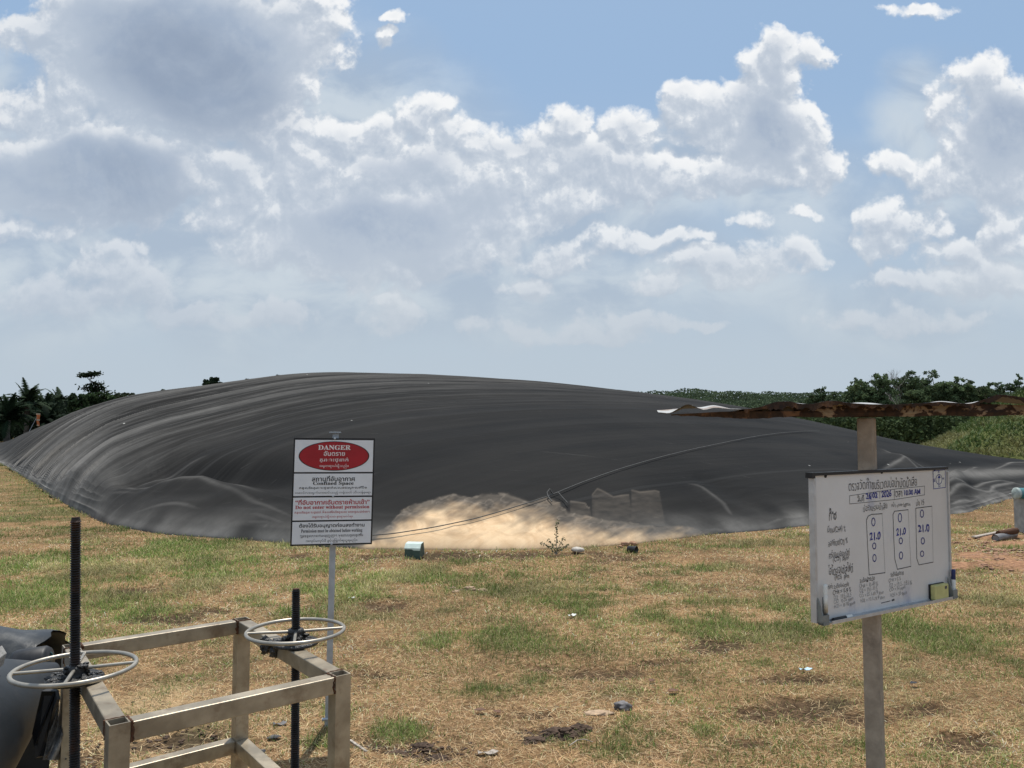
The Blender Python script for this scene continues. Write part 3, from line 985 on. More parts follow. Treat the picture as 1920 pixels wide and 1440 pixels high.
# ------------------------------------------------------------------ grass blades: a single mown, half dry turf
def blades(n, xs, ys, zs, length, width, lean, colr, name, lab=None, rng=RNG):
    """three-point bent blades: two quads folded into one strip of 6 vertices"""
    a = rng.uniform(0, 2 * np.pi, n)
    dirx, diry = np.cos(a), np.sin(a)
    b = a + np.pi / 2 + rng.normal(0, .5, n)
    wx, wy = np.cos(b) * width / 2, np.sin(b) * width / 2
    V = np.zeros((n, 6, 3), np.float32)
    bend = rng.uniform(.15, .7, n)
    for i, s in enumerate((0, .55, 1.0)):
        le = lean + bend * s
        r = length * s
        cx = xs + dirx * r * np.sin(np.minimum(le, 1.5)); cy = ys + diry * r * np.sin(np.minimum(le, 1.5))
        cz = zs + r * np.cos(np.minimum(le, 1.5))
        ww = (1.0, .8, .12)[i]
        V[:, 2 * i, 0] = cx - wx * ww; V[:, 2 * i, 1] = cy - wy * ww; V[:, 2 * i, 2] = cz
        V[:, 2 * i + 1, 0] = cx + wx * ww; V[:, 2 * i + 1, 1] = cy + wy * ww; V[:, 2 * i + 1, 2] = cz
    base_i = np.arange(n)[:, None] * 6
    q = np.concatenate([base_i + np.array([[0, 1, 3, 2]]), base_i + np.array([[2, 3, 5, 4]])], 0)
    C = np.repeat(colr[:, None, :], 6, 1)
    return np_mesh(name, V.reshape(-1, 3), q, M_blade, colors={'col': C.reshape(-1, 3)})


NB_ = 680000
u = RNG.random(NB_)
Ya = 1.4 * (30 / 1.4) ** (u ** 1.0 * .72 + .0)       # density falls with distance
Xa = RNG.uniform(-1, 1, NB_) * (.78 * Ya + .6)
# extra strip towards the left bank and the right
nL = 90000
YL = RNG.uniform(9, 42, nL); XL = -(YL * .60) * RNG.uniform(.35, 1.25, nL)
nR_ = 40000
YR = RNG.uniform(9, 22, nR_); XR = YR * RNG.uniform(.35, .9, nR_)
Xa = np.concatenate([Xa, XL, XR]); Ya = np.concatenate([Ya, YL, YR])
insb = inside_cover(Xa, Ya)
keep = insb < RNG.uniform(-.05, .05, len(Xa)) * 1.0
Xa, Ya = Xa[keep], Ya[keep]
gf, dkf, rdf, saf, wf_, w2f = ground_fields(Xa, Ya)
prob = 1 - .85 * dkf - .92 * rdf - .55 * saf * (1 - gf)
keep = RNG.random(len(Xa)) < prob
Xa, Ya, gf, dkf = Xa[keep], Ya[keep], gf[keep], dkf[keep]
n = len(Xa)
r1 = RNG.random(n)
isg = RNG.random(n) < np.clip(gf * .9 + .05 + .35 * sstep(fbm(Xa * .55 + 3, Ya * .55, 87, 3), .42, .66), 0, .92)
pale = fbm(Xa * 1.3, Ya * 1.3, 88, 3)[:, None]
tone = RNG.normal(1, .27, n)[:, None] * (.64 + 1.05 * pale) * (.74 + .62 * fbm(Xa * .5, Ya * .5, 89, 3)[:, None])
r1 = np.clip(r1 + .55 * (sstep(fbm(Xa * .9 + 5, Ya * .9, 96, 4), .48, .66)), 0, 1)
cs = np.where((r1 < .50)[:, None], np.array([[.585, .385, .205]]), np.where((r1 < .74)[:, None], np.array([[.77, .575, .36]]), np.array([[.29, .165, .08]])))
cg = np.where((r1 < .5)[:, None], np.array([[.125, .19, .042]]), np.where((r1 < .75)[:, None], np.array([[.20, .24, .07]]), np.array([[.38, .32, .16]])))
bc = np.clip(np.where(isg[:, None], cg, cs) * tone, .01, .8)
scale_far = np.clip(Ya / 5.0, 1, 3.4)
ln = np.where(isg, RNG.uniform(.018, .05, n), RNG.uniform(.02, .055, n)) * (1 + .6 * gf * isg) * np.clip(scale_far, 1, 1.4) * .85
wd = np.where(isg, RNG.uniform(.0022, .0042, n), RNG.uniform(.0015, .0035, n)) * scale_far
lean = np.where(isg, RNG.uniform(.0, .8, n), RNG.uniform(.7, 1.42, n))
# long bright dead strands lying flat on top of the near turf
nS = 95000
ys_ = 1.5 * (11 / 1.5) ** (RNG.random(nS) * .95)
xs_g = RNG.uniform(-1, 1, nS) * (.78 * ys_ + .6)
gs_, dks_, rds_, sas_, _a, _b = ground_fields(xs_g, ys_)
k_ = (inside_cover(xs_g, ys_) < -.1) & (RNG.random(nS) < (1 - .75 * gs_) * (1 - .6 * dks_) * (1 - rds_) * (.15 + 1.3 * fbm(xs_g * 1.7, ys_ * 1.7, 95, 3)))
xs_g, ys_ = xs_g[k_], ys_[k_]
m_ = len(xs_g)
sc_ = np.clip(ys_ / 5, 1, 2.2)
Xa = np.concatenate([Xa, xs_g]); Ya = np.concatenate([Ya, ys_])
ln = np.concatenate([ln, RNG.uniform(.04, .10, m_)]); wd = np.concatenate([wd, RNG.uniform(.0016, .003, m_) * sc_])
lean = np.concatenate([lean, RNG.uniform(1.05, 1.5, m_)])
bc = np.concatenate([bc, np.clip(np.where(RNG.random((m_, 1)) < .6, np.array([[.80, .585, .34]]), np.array([[.62, .40, .20]])) * RNG.normal(1, .16, (m_, 1)), .02, .85)])
n = len(Xa)
hz = ground_h(Xa, Ya)
tag(blades(n, Xa, Ya, hz + .004 * (np.arange(n) >= n - m_) - .003, ln, wd, lean, bc, 'grass'), kind='stuff')


# ================================================================== DANGER SIGN
def panel_frame(tl, tr, bl):
    tl, tr, bl = [np.asarray(q) for q in (tl, tr, bl)]
    ex = tr - tl; ez = tl - bl
    w, h = np.linalg.norm(ex), np.linalg.norm(ez)
    ex = ex / w; ez = ez / h
    nrm = unit(np.cross(ex, ez))
    if nrm[1] > 0: nrm = -nrm
    return bl, ex, ez, nrm, w, h


class Board:
    def __init__(s, tl, tr, bl):
        s.o, s.ex, s.ez, s.n, s.w, s.h = panel_frame(tl, tr, bl)

    def p(s, u, v, d=0.0):
        return s.o + s.ex * u + s.ez * v + s.n * d

    def uv(s, px, py):          # where the line of sight through a picture point meets the board
        r = ray(px, py)
        t = ((s.o - CAM) @ s.n) / (r @ s.n)
        q = CAM + r * t - s.o
        return q @ s.ex, q @ s.ez

    def rect(s, mb, u0, u1, v0, v1, d0, d1):
        c = s.p((u0 + u1) / 2, (v0 + v1) / 2, (d0 + d1) / 2)
        mb.boxv(c, s.ex * (u1 - u0) / 2, s.ez * (v1 - v0) / 2, s.n * (d1 - d0) / 2)

    def text(s, mb, txt, uc, vc, w, h, d, bold=0.0, jit=0.0, rise=0.0):
        V, Fc = text_verts(txt, bold)
        if not len(V): return
        lo, hi = V.min(0), V.max(0)
        V = (V - (lo + hi) / 2) / np.maximum(hi - lo, 1e-6)
        if jit:
            ph = random.random() * 10
            V = V + jit * np.stack([np.sin(V[:, 0] * 23 + ph) * .02, np.sin(V[:, 0] * 17 + 2 * ph) * .18 + np.sin(V[:, 0] * 51 + ph) * .09], 1)
        mb.add([s.p(uc + q[0] * w, vc + q[1] * h + rise * q[0] * w, d) for q in V], Fc)

    def stroke(s, mb, pts, wid, d):
        """flat pen stroke through board points"""
        pts = [np.asarray(q, float) for q in pts]
        for a, b in zip(pts[:-1], pts[1:]):
            t = b - a; L = np.linalg.norm(t)
            if L < 1e-6: continue
            t = t / L; nn = np.array([-t[1], t[0]]) * wid / 2
            a2 = a - t * wid * .3; b2 = b + t * wid * .3
            mb.add([s.p(*(a2 + nn), d), s.p(*(a2 - nn), d), s.p(*(b2 - nn), d), s.p(*(b2 + nn), d)], [(0, 1, 2, 3)])


sign_base = at(612, 1361, 4.19); sign_base[2] = 0.0
sign = empty('danger_sign', sign_base, 'white danger sign with a red oval, on a slim galvanised post before the dome', 'sign')
BD = Board(at(551, 821, 4.14), at(703, 822, 4.235), at(544, 1024, 4.14))
mb = MB(); BD.rect(mb, 0, BD.w, 0, BD.h, -.004, 0)
panel = mb.build('panel', M_black, sign)
# four white fields; fractions of the panel measured from the top
FX0, FX1 = .018, .982
rows = [(.018, .318), (.333, .540), (.555, .765), (.780, .985)]
mb = MB()
for a, b in rows:
    BD.rect(mb, BD.w * FX0, BD.w * FX1, BD.h * (1 - b), BD.h * (1 - a), 0.0005, .0015)
mb.build('white_field', M_white, panel)
mb = MB()
oc = (BD.w * .5, BD.h * (1 - .168))
for rr, dd_, mt in ((1.0, .0022, 0), (.972, .0029, 1)):
    V = [BD.p(oc[0] + math.cos(t) * BD.w * .435 * rr, oc[1] + math.sin(t) * BD.h * .138 * (rr if mt == 0 else rr - .012), dd_) for t in np.linspace(0, 2 * math.pi, 72, endpoint=False)]
    m2 = MB(); m2.add(V, [list(range(72))[::-1]] if False else [list(range(72))])
    m2.build('oval_outline' if mt == 0 else 'red_oval', M_black if mt == 0 else M_red, panel)


def sign_lines(lines, mat, d=.0034):
    mb = MB()
    for (txt, yc, w, h, bold) in lines:
        BD.text(mb, txt, BD.w * .5, BD.h * (1 - yc), BD.w * w, BD.h * h, d, bold)
    mb.build('lettering', mat, panel)


sign_lines([(serif("DANGER"), .088, .40, .045, .012), ("อันตราย", .143, .26, .046, .012), ("គ្រោះថ្នាក់", .205, .35, .046, .008),
            ("အန္တရာယ်ရှိသည်။", .262, .36, .040, .0)], M_cream_text)
sign_lines([("สถานที่อับอากาศ", .379, .53, .052, .022), (serif("Confined Space"), .427, .50, .040, .012),
            ("កន្លែងគ្រោះថ្នាក់លលនេះសូមលើតបិទ", .466, .83, .030, .012), ("လေဝင်လေထွက်မကောင်းသည့် ကန့်သတ် သီးသန့်နေရာ", .512, .93, .034, .0)], M_black, .0022)
sign_lines([("“ที่อับอากาศอันตรายห้ามเข้า”", .597, .91, .050, .022), (serif("Do not enter without permission"), .649, .91, .041, .012),
            ("កន្លែងគ្រោះថ្នាក់ មិនលើកលែងចូលទេ ហាមចូលដាច់ខាត", .693, .92, .030, .006), ("အန္တရာယ်ရှိသော နေရာမဝင်ရ။", .735, .50, .036, .0)], M_redtext, .0022)
sign_lines([("ต้องได้รับอนุญาตก่อนลงทำงาน", .818, .80, .050, .022), (serif("Permission must be obtained before working"), .868, .75, .040, .006),
            ("ត្រូវទទួលបានការអនុញ្ញាត មុនពេលចូលធ្វើការ", .911, .77, .036, .004), ("အလုပ်မလုပ်မီ ခွင့်ပြုချက်ရယူရမည်။", .958, .63, .038, .0)], M_black, .0022)
for yv in (.006, .548, .993):
    mb = MB(); mb.lathe([(0, .0), (.006, .0), (.005, .003), (0, .0035)], BD.p(BD.w * .5, BD.h * (1 - yv), .0012), 10, BD.n)
    mb.build('bolt', M_galv, panel)
# post: slim lipped channel standing behind the panel
pt_top = at(627, 816, 4.23)
ptd = unit(pt_top - sign_base)
mb = MB()
wv_ = BD.ex; nv_ = BD.n
for off, w2_, d2_ in ((0, .016, .0015),):
    pass
a = sign_base + np.array([0, .03, -.05]); b = pt_top + np.array([0, .03, .012])
c_ = (a + b) / 2; dv = (b - a) / 2
mb.boxv(c_, dv, wv_ * .0165, nv_ * .0015)
mb.boxv(c_ + wv_ * .015 - nv_ * .0165, dv, wv_ * .0015, nv_ * .015)
mb.boxv(c_ - wv_ * .015 - nv_ * .0165, dv, wv_ * .0015, nv_ * .015)
mb.build('post', M_galv, sign)
mb = MB(); mb.box(b + np.array([0, -.012, .004]), (.055, .04, .006), 0)
mb.build('top_bracket', M_galv, sign)
mb = MB()
q = sign_base + np.array([0.004, .015, .055])
mb.tube([q - wv_ * .032, q + wv_ * .040], .0085, 10)
mb.box(q + np.array([0.004, .02, -.035]), (.05, .03, .055), 0.2)
mb.build('foot_clamp', M_galv, sign)

# ================================================================== NOTICE SHELTER AND WHITEBOARD
pole_b = at(1650, 1504, 3.36); pole_b[2] = 0.0
shelter = empty('notice_shelter', pole_b, 'weathered square post carrying a rusty buckled roof sheet above the whiteboard', 'notice shelter')
pt = at(1630, 779, 3.40)
mb = MB()
pc = (pole_b + pt) / 2; pd = (pt - pole_b) / 2
ex_ = unit([.80, -.6, 0]); ey_ = unit([.6, .80, 0])
mb.boxv(pc + np.array([0, 0.03, -.01]), pd, ex_ * .0335, ey_ * .0335, .006)
mb.build('post', M_pole, shelter)
mb = MB()
mb.boxv(pt + np.array([0, .03, -.003]), np.array([.052, 0, 0]), np.array([0, .05, 0]), np.array([0, 0, .004]))
mb.build('cap_plate', M_purlin, shelter)
# purlin under the sheet
a = at(1372, 774, 3.30); b = at(2075, 764, 3.44)
mb = MB()
NPU = 46
V = []; Fc = []
for i in range(NPU + 1):
    t = i / NPU
    p = a * (1 - t) + b * t
    p = p + np.array([0, 0, .0045 * math.sin(t * 5) - .004 * math.sin(math.pi * t)])
    hh = .025 * (1 + .10 * math.sin(t * 31)) * min(1, .25 + t * 5)
    V += [p + np.array([0, 0, hh]), p + np.array([0, -.003, -hh * .35]), p + np.array([0, .004, -hh]), p + np.array([0, .055, -hh * .95]), p + np.array([0, .055, hh])]
for i in range(NPU):
    for k in range(5):
        Fc.append((i * 5 + k, i * 5 + (k + 1) % 5, i * 5 + 5 + (k + 1) % 5, i * 5 + 5 + k))
mb.add(V, Fc); mb.add(V[:5], [(4, 3, 2, 1, 0)]); mb.add(V[-5:], [(0, 1, 2, 3, 4)])
mb.build('purlin', M_purlin, shelter)
# buckled sheet: waves along the front edge, a fairly straight rear edge
FRONT = [(1236, 773), (1256, 775), (1270, 767), (1283, 759), (1293, 757), (1305, 763), (1320, 769), (1338, 764), (1352, 765), (1375, 767), (1400, 767), (1425, 763), (1455, 753),
         (1480, 752), (1500, 757), (1525, 757), (1545, 752), (1565, 751), (1590, 755), (1630, 758), (1680, 758), (1725, 756), (1765, 753), (1800, 756), (1820, 757),
         (1850, 747), (1868, 740), (1885, 740), (1925, 746), (1960, 752), (2000, 748), (2040, 743), (2075, 750)]
REAR = [(1232, 770), (1290, 763), (1310, 764), (1345, 762), (1370, 763), (1400, 762), (1440, 762), (1480, 757), (1520, 753), (1560, 752), (1590, 756), (1640, 757), (1690, 756), (1740, 756), (1800, 753),
        (1830, 752), (1860, 745), (1900, 748), (1960, 750), (2075, 748)]
mb = MB()
xs_ = np.linspace(1236, 2075, 170)
NV = 9
V = np.zeros((NV, len(xs_), 3))
fy_ = smooth1(ip(xs_, FRONT), 3); ry_ = smooth1(ip(xs_, REAR), 9) + ip(xs_, [(1236, 0), (1290, 2), (1340, 1), (1400, 5), (1480, 7), (1560, 4), (1640, 3), (1760, 5), (1850, 4), (1920, 8), (2075, 6)])
for i, px_ in enumerate(xs_):
    f3 = at(px_, fy_[i], 3.20 + .00018 * (px_ - 1232))
    r3 = at(960 + (px_ - 960) * .985, ry_[i], 3.82 + .00018 * (px_ - 1232))
    for j in range(NV):
        t = j / (NV - 1)
        p = f3 * (1 - t) + r3 * t
        p[2] += .010 * math.sin(math.pi * t) * math.sin(px_ / 23.0)
        if j == 0: p[1] += .012 * (vnoise(np.array([px_ / 11.0]), np.array([0.0]), 5)[0] - .5)
        V[j, i] = p
top = V.reshape(-1, 3)
nn_ = len(xs_)
Q = grid_quads(NV, nn_)
mb.add(list(top), [list(q) for q in Q], True)
bot = top - np.array([0, 0, .0016])
mb.add(list(bot), [list(q[::-1]) for q in Q], True)
rim = list(range(nn_)) + [nn_ * (j + 1) - 1 for j in range(1, NV)] + [nn_ * NV - 1 - k for k in range(1, nn_)] + [nn_ * j for j in range(NV - 2, 0, -1)]
L_ = len(rim)
mb.add([top[r] for r in rim] + [bot[r] for r in rim], [(k, (k + 1) % L_, L_ + (k + 1) % L_, L_ + k) for k in range(L_)])
m, B, bs = new_mat('roof_sheet')
tco = B.n('ShaderNodeTexCoord').outputs['Object']
nt = B.noise(tco, 6, 7, .65)
geo = B.n('ShaderNodeNewGeometry')
sp = B.n('ShaderNodeSeparateXYZ'); B.link(geo.outputs['True Normal'], sp.inputs[0])
cu_ = B.mix(B.ss(nt, .42, .62), (.06, .043, .033), (.028, .017, .012))      # rusted underside
ct_ = B.mix(B.ss(nt, .52, .66), (.40, .40, .39), (.20, .13, .09))           # zinc top
B.put(bs.inputs['Base Color'], B.mix(B.m('GREATER_THAN', sp.outputs[2], 0), cu_, ct_))
bs.inputs['Roughness'].default_value = .6
mb.build('roof_sheet', m, shelter)
# the front edge of the sheet is bent down and eaten by rust
mb = MB()
lx_ = np.linspace(1395, 2075, 260)
lt_ = ip(lx_, FRONT)
lb_ = lt_ + 4 + 13 * np.clip(vnoise(lx_ / 17.0, lx_ * 0, 15) * .7 + vnoise(lx_ / 5.0, lx_ * 0, 16) * .45 - .35, 0, 1) + 3 * sstep(lx_, 1380, 1480) * (1 - sstep(lx_, 1500, 1600))
V = []
for i, px_ in enumerate(lx_):
    yy_ = 3.20 + .00018 * (px_ - 1232) - .004
    V += [at(px_, lt_[i] + .4, yy_), at(px_, lb_[i], yy_ + .006), at(px_, lb_[i] - .3, yy_ + .012), at(px_, lt_[i] + .6, yy_ + .01)]
mb.add(V, [(4 * i + k, 4 * i + (k + 1) % 4, 4 * i + 4 + (k + 1) % 4, 4 * i + 4 + k) for i in range(259) for k in range(4)])
mb.build('rusted_lip', M_lip, shelter)
# sagging rusted strip under the left half
mb = MB()
sx_ = np.linspace(1258, 1500, 40)
V = []
for i, px_ in enumerate(sx_):
    t = i / 39
    up_ = ip(px_, [(1258, 777), (1300, 775), (1350, 772), (1400, 771), (1500, 771)])
    lo_ = ip(px_, [(1258, 779), (1290, 780), (1330, 781.5), (1390, 785), (1430, 784.5), (1470, 782), (1500, 779)])
    jag = 1.5 * (vnoise(np.array([px_ / 5.0]), np.array([1.0]), 9)[0] - .5)
    V += [at(px_, up_, 3.27), at(px_, lo_ + jag, 3.285), at(px_, lo_ + jag - .5, 3.31), at(px_, up_, 3.33)]
Fc = []
for i in range(39):
    for k in range(4):
        Fc.append((4 * i + k, 4 * i + (k + 1) % 4, 4 * i + 4 + (k + 1) % 4, 4 * i + 4 + k))
mb.add(V, Fc); mb.add(V[:4], [(3, 2, 1, 0)]); mb.add(V[-4:], [(0, 1, 2, 3)])
mb.build('rusted_strip', M_sheet_under, shelter)

# whiteboard
WB = Board(at(1527, 891, 3.15), at(1774, 879, 3.65), at(1532, 1165, 3.15))
wb_root = WB.p(WB.w / 2, 0, 0)
wboard = empty('whiteboard', wb_root, 'white gas reading board covered in handwriting, hung on the post under the rusty roof', 'whiteboard')
mb = MB(); WB.rect(mb, 0, WB.w, 0, WB.h, -.016, 0)
m, B, bs = new_mat('whiteboard_face')
tco = B.n('ShaderNodeTexCoord').outputs['Object']
n1 = B.noise(tco, 3.0, 5, .6)
n2 = B.noise(B.v('MULTIPLY', tco, (1, 1, .5)), 9.0, 6, .65)
c = B.mix(B.ss(n1, .3, .7), (.66, .64, .615), (.72, .705, .69))
wp = [WB.p(*WB.uv(1500 + cx * 320 / 1440, 860 + cy * 320 / 1440)) - wb_root for cx, cy in ((600, 250), (590, 370), (1150, 1110), (500, 1300), (900, 1220), (740, 640))]
sm_ = None
for q, rr in zip(wp, (.075, .05, .12, .14, .16, .06)):
    dq = B.v('DISTANCE', tco, [float(t) for t in q], out=1)
    k = B.ss(dq, rr, rr * .1)
    sm_ = k if sm_ is None else B.m('MAXIMUM', sm_, k)
c = B.mix(B.m('MULTIPLY', B.m('MULTIPLY', sm_, B.ss(n2, .35, .7)), .55), c, (.20, .24, .40))
c = B.mix(B.m('MULTIPLY', B.ss(n2, .6, .75), .12), c, (.25, .22, .2))
B.put(bs.inputs['Base Color'], c); bs.inputs['Roughness'].default_value = .35
face = mb.build('board_face', m, wboard)
mb = MB()
fw = .012
WB.rect(mb, -fw, 0, -.006, WB.h - .012, -.02, .007)
mb.build('side_frame', M_alu, wboard)
mb = MB(); WB.rect(mb, WB.w, WB.w + fw, .02, WB.h - .012, -.02, .007)
mb.build('side_frame', M_alu, wboard)
mb = MB(); WB.rect(mb, -.025, WB.w + .002, WB.h - .002, WB.h + .010, -.022, .009)
WB.rect(mb, -.028, -.008, WB.h - .012, WB.h + .011, -.022, .011)
mb.build('top_rail', M_black, wboard)
mb = MB(); WB.rect(mb, .03, WB.w - .03, -.012, 0.0, -.02, .007)
WB.rect(mb, .05, WB.w - .02, -.012, -.007, .007, .034)
WB.rect(mb, .05, WB.w - .02, -.007, .001, .030, .034)
mb.build('pen_tray', M_alu, wboard)
for u0 in (-.006, WB.w - .032):
    mb = MB()
    hh = .085 if u0 > .1 else .095
    WB.rect(mb, u0, u0 + .036, -.010, .0, .008, .036)
    for (ua, ub) in ((u0, u0 + .006), (u0 + .03, u0 + .036)):
        o_ = [(ua, -.010, .008), (ua, hh, .008), (ua, hh - .035, .022), (ua, .018, .034), (ua, -.010, .036)]
        V = [WB.p(u_, v_, d_) for (u_, v_, d_) in o_] + [WB.p(u_ + ub - ua, v_, d_) for (u_, v_, d_) in o_]
        mb.add(V, [(0, 1, 2, 3, 4), (9, 8, 7, 6, 5)] + [(k, (k + 1) % 5, 5 + (k + 1) % 5, 5 + k) for k in range(5)])
    WB.rect(mb, u0, u0 + .036, 0, .03, .032, .035)
    mb.build('pen_holder', M_grey_plastic, wboard)
for cx, cy in ((210, 148), (685, 118), (1130, 96)):
    mb = MB(); mb.lathe([(0, 0), (.0075, 0), (.006, .004), (0, .005)], WB.p(*WB.uv(1500 + cx * 320 / 1440, 860 + cy * 320 / 1440), .0), 12, WB.n)
    mb.build('screw', M_black, wboard)


def cuv(cx, cy):
    return np.array(WB.uv(1500 + cx * 320 / 1440, 860 + cy * 320 / 1440))


def hand(mb, txt, cx, cy, w, h, bold=0.0, jit=.5, d=.0012):
    """handwriting centred on a spot of the board; w, h measured in picture crop units"""
    c0 = cuv(cx, cy); cw = np.linalg.norm(cuv(cx + w / 2, cy) - cuv(cx - w / 2, cy)); ch = np.linalg.norm(cuv(cx, cy - h / 2) - cuv(cx, cy + h / 2))
    sl = cuv(cx + w / 2, cy - w * .10) - cuv(cx - w / 2, cy + w * .03)
    WB.text(mb, txt, c0[0], c0[1], cw, ch, d, bold, jit, 0.0)


mb = MB()
hand(mb, "ตรวจวัดก๊าซบริเวณบ่อบำบัดน้ำเสีย", 705, 208, 580, 92, -.004, .25)
hand(mb, "วันที่", 508, 335, 56, 60, 0)
hand(mb, "เวลา", 828, 300, 60, 48, 0)
hand(mb, "บ่อรวบรวมน้ำเสีย", 632, 408, 200, 62, -.004)
hand(mb, "หน้า cover lagoon", 848, 395, 158, 50, -.004)
hand(mb, "บ่อ 15", 1010, 372, 66, 52, -.004)
hand(mb, "ก๊าซ", 272, 470, 64, 96, 0)
hand(mb, "มีเทน(CH4) %", 306, 600, 152, 70, 0)
hand(mb, "ออกซิเจน(O2) %", 318, 712, 160, 66, 0)
hand(mb, "คาร์บอนมอนอกไซด์", 330, 800, 178, 66, 0)
hand(mb, "(CO)  ppm", 342, 848, 132, 48, 0)
hand(mb, "ไฮโดรเจนซัลไฟด์", 342, 930, 208, 84, 0)
hand(mb, "(H2S)  ppm", 352, 1000, 120, 56, 0)
hand(mb, "ระดับเฝ้าระวัง", 566, 1018, 124, 44, .004)
hand(mb, "ระดับอันตราย", 818, 972, 112, 40, .004)
hand(mb, "เกณฑ์ค่า: ระดับปลอดภัย", 304, 1072, 220, 44, 0)
hand(mb, "CH4 = 0-9 %", 352, 1118, 156, 40, 0)
mb.build('handwriting', M_ink_black, face)
mb = MB()
hand(mb, "O2   19.5-23.5", 358, 1160, 146, 36)
hand(mb, "CO   0-25 ppm", 366, 1198, 160, 40)
hand(mb, "H2S = 0-10 ppm", 376, 1236, 172, 40)
hand(mb, "CH4 = 10-49 %", 578, 1066, 156, 36)
hand(mb, "O2 = 19.1-19.5", 576, 1106, 150, 36)
hand(mb, "CO = 25.1-49.9 ppm", 602, 1148, 204, 40)
hand(mb, "H2S = 10.1-19.9 ppm", 612, 1190, 204, 40)
hand(mb, "CH4 > 5 %", 798, 1024, 104, 34)
hand(mb, "O2 > 19.5 - 23.5 %", 848, 1062, 190, 36)
hand(mb, "CO > 50 ppm", 820, 1104, 136, 36)
hand(mb, "H2S > 20 ppm", 830, 1150, 136, 40)
mb.build('worn_handwriting', M_ink_faint, face)
mb = MB()
BO = .022
hand(mb, "26", 574, 318, 46, 54, BO, .3); hand(mb, "02", 628, 312, 44, 48, BO, .3); hand(mb, "2026", 726, 300, 84, 56, BO, .3)
hand(mb, "10.00 AM", 944, 288, 134, 46, BO, .3)
WB.stroke(mb, [cuv(598, 292), cuv(596, 350)], .0025, .0012)
for cx, rowsy in ((616, ((537, 66), (740, 50), (842, 58))), (840, ((503, 72), (698, 50), (822, 60))), (1026, ((470, 62), (700, 52), (808, 46)))):
    for k, (cy, hh) in enumerate(rowsy):
        cx2 = cx + (0, 8, 10)[k] - (8 if cx > 1000 and k == 2 else 0)
        pts = [cuv(cx2 + 14 * math.cos(t), cy + hh / 2 * math.sin(t)) for t in np.linspace(0, 2 * math.pi, 20)]
        WB.stroke(mb, pts, .0042, .0012)
for cx, cy, w, h in ((631, 655, 92, 68), (850, 620, 80, 60), (1042, 592, 96, 66)):
    hand(mb, "21.0", cx, cy, w, h, BO, .4)
mb.build('readings', M_ink_blue, face)
# ruled boxes
mb = MB()
for pts in ([(415, 315), (792, 262), (1048, 238), (1048, 312), (792, 350), (415, 384), (415, 315)], [(792, 262), (792, 350)], [(670, 280), (670, 340)]):
    WB.stroke(mb, [cuv(*p) for p in pts], .0022, .0009)
for pts in ([(690, 468), (600, 474), (572, 488), (558, 520), (566, 700), (582, 984), (716, 966)],
            [(910, 436), (796, 448), (782, 474), (790, 700), (798, 850), (820, 938), (934, 914)],
            [(1110, 408), (974, 424), (978, 640), (984, 850), (1002, 902), (1122, 880)]):
    WB.stroke(mb, [cuv(*p) for p in pts], .0036, .0009)
    WB.stroke(mb, [cuv(*pts[0]), cuv(*pts[-1])], .0012, .0009)
mb.build('ruled_boxes', M_ink_black, face)
# compass sticker
mb = MB()
cs_ = [cuv(1118, 112), cuv(1220, 102), cuv(1224, 250), cuv(1124, 262)]
mb.add([WB.p(*q, .0008) for q in cs_], [(3, 2, 1, 0)])
sticker = mb.build('compass_sticker', M_paper, wboard)
mb = MB()
WB.stroke(mb, [q for q in cs_] + [cs_[0]], .003, .0015)
WB.stroke(mb, [cuv(1168 + 25 * math.cos(t), 182 + 42 * math.sin(t)) for t in np.linspace(0, 2 * math.pi, 24)], .003, .0015)
WB.stroke(mb, [cuv(1167, 222), cuv(1169, 152)], .0045, .0015)
mb.add([WB.p(*cuv(1156, 172), .0015), WB.p(*cuv(1182, 170), .0015), WB.p(*cuv(1169, 144), .0015)], [(0, 1, 2)])
hand(mb, "E", 1132, 190, 13, 26, .01, 0, .0015); hand(mb, "W", 1204, 176, 16, 20, .01, 0, .0015); hand(mb, "S", 1166, 118, 12, 14, .01, 0, .0015); hand(mb, "N", 1172, 240, 14, 18, .01, 0, .0015)
mb.build('compass_mark', M_ink_blue, sticker)
mb = MB()
pm = cuv(740, 1208)
WB.stroke(mb, [cuv(684, 1222), cuv(760, 1204)], .003, .0012); WB.stroke(mb, [cuv(776, 1200), cuv(792, 1194)], .008, .0012)
mb.build('smudge', M_ink_black, face)

# pens and eraser on the board
def pen(p, d, L, r, body, capm, label, cap_first=True):
    t = empty('marker_pen', p, label, 'marker pen')
    d = unit(d)
    mb = MB(); mb.lathe([(0, 0), (r * .9, 0), (r, .003), (r, L * .66), (r * .85, L * .67)], p, 12, d); mb.build('barrel', body, t)
    mb = MB(); mb.lathe([(r * 1.06, L * .66), (r * 1.1, L * .95), (r * .8, L), (0, L)], p, 12, d); mb.build('cap', capm, t)
    return t


u_, v_ = cuv(1268, 1080)
pen(WB.p(u_ - .012, v_ - .055, .021), WB.ez + .03 * WB.ex, .135, .0085, M_paper, simple('navy_cap', (.02, .03, .12), .4), 'marker pen with navy cap standing in the right holder of the whiteboard')
u_, v_ = cuv(178, 1180)
pen(WB.p(u_ - .001, v_ - .06, .021), WB.ez * -1 + .0 * WB.ex, -.12, .0085, M_paper, M_paper, 'pale marker pen standing in the left holder of the whiteboard')
pen(WB.p(.075, .0, .018), WB.ex, .125, .0075, M_blackplastic, M_paper, 'black marker pen lying in the whiteboard tray at its left end')
er0 = cuv(1145, 1160)
er = empty('board_eraser', WB.p(er0[0], 0, .019), 'yellow block eraser standing in the tray at the lower right of the whiteboard', 'eraser')
mb = MB(); c0 = WB.p(er0[0], .030, .019)
mb.boxv(c0, WB.ex * .056, WB.ez * .034, WB.n * .012, .006); mb.build('block', M_yellow, er)
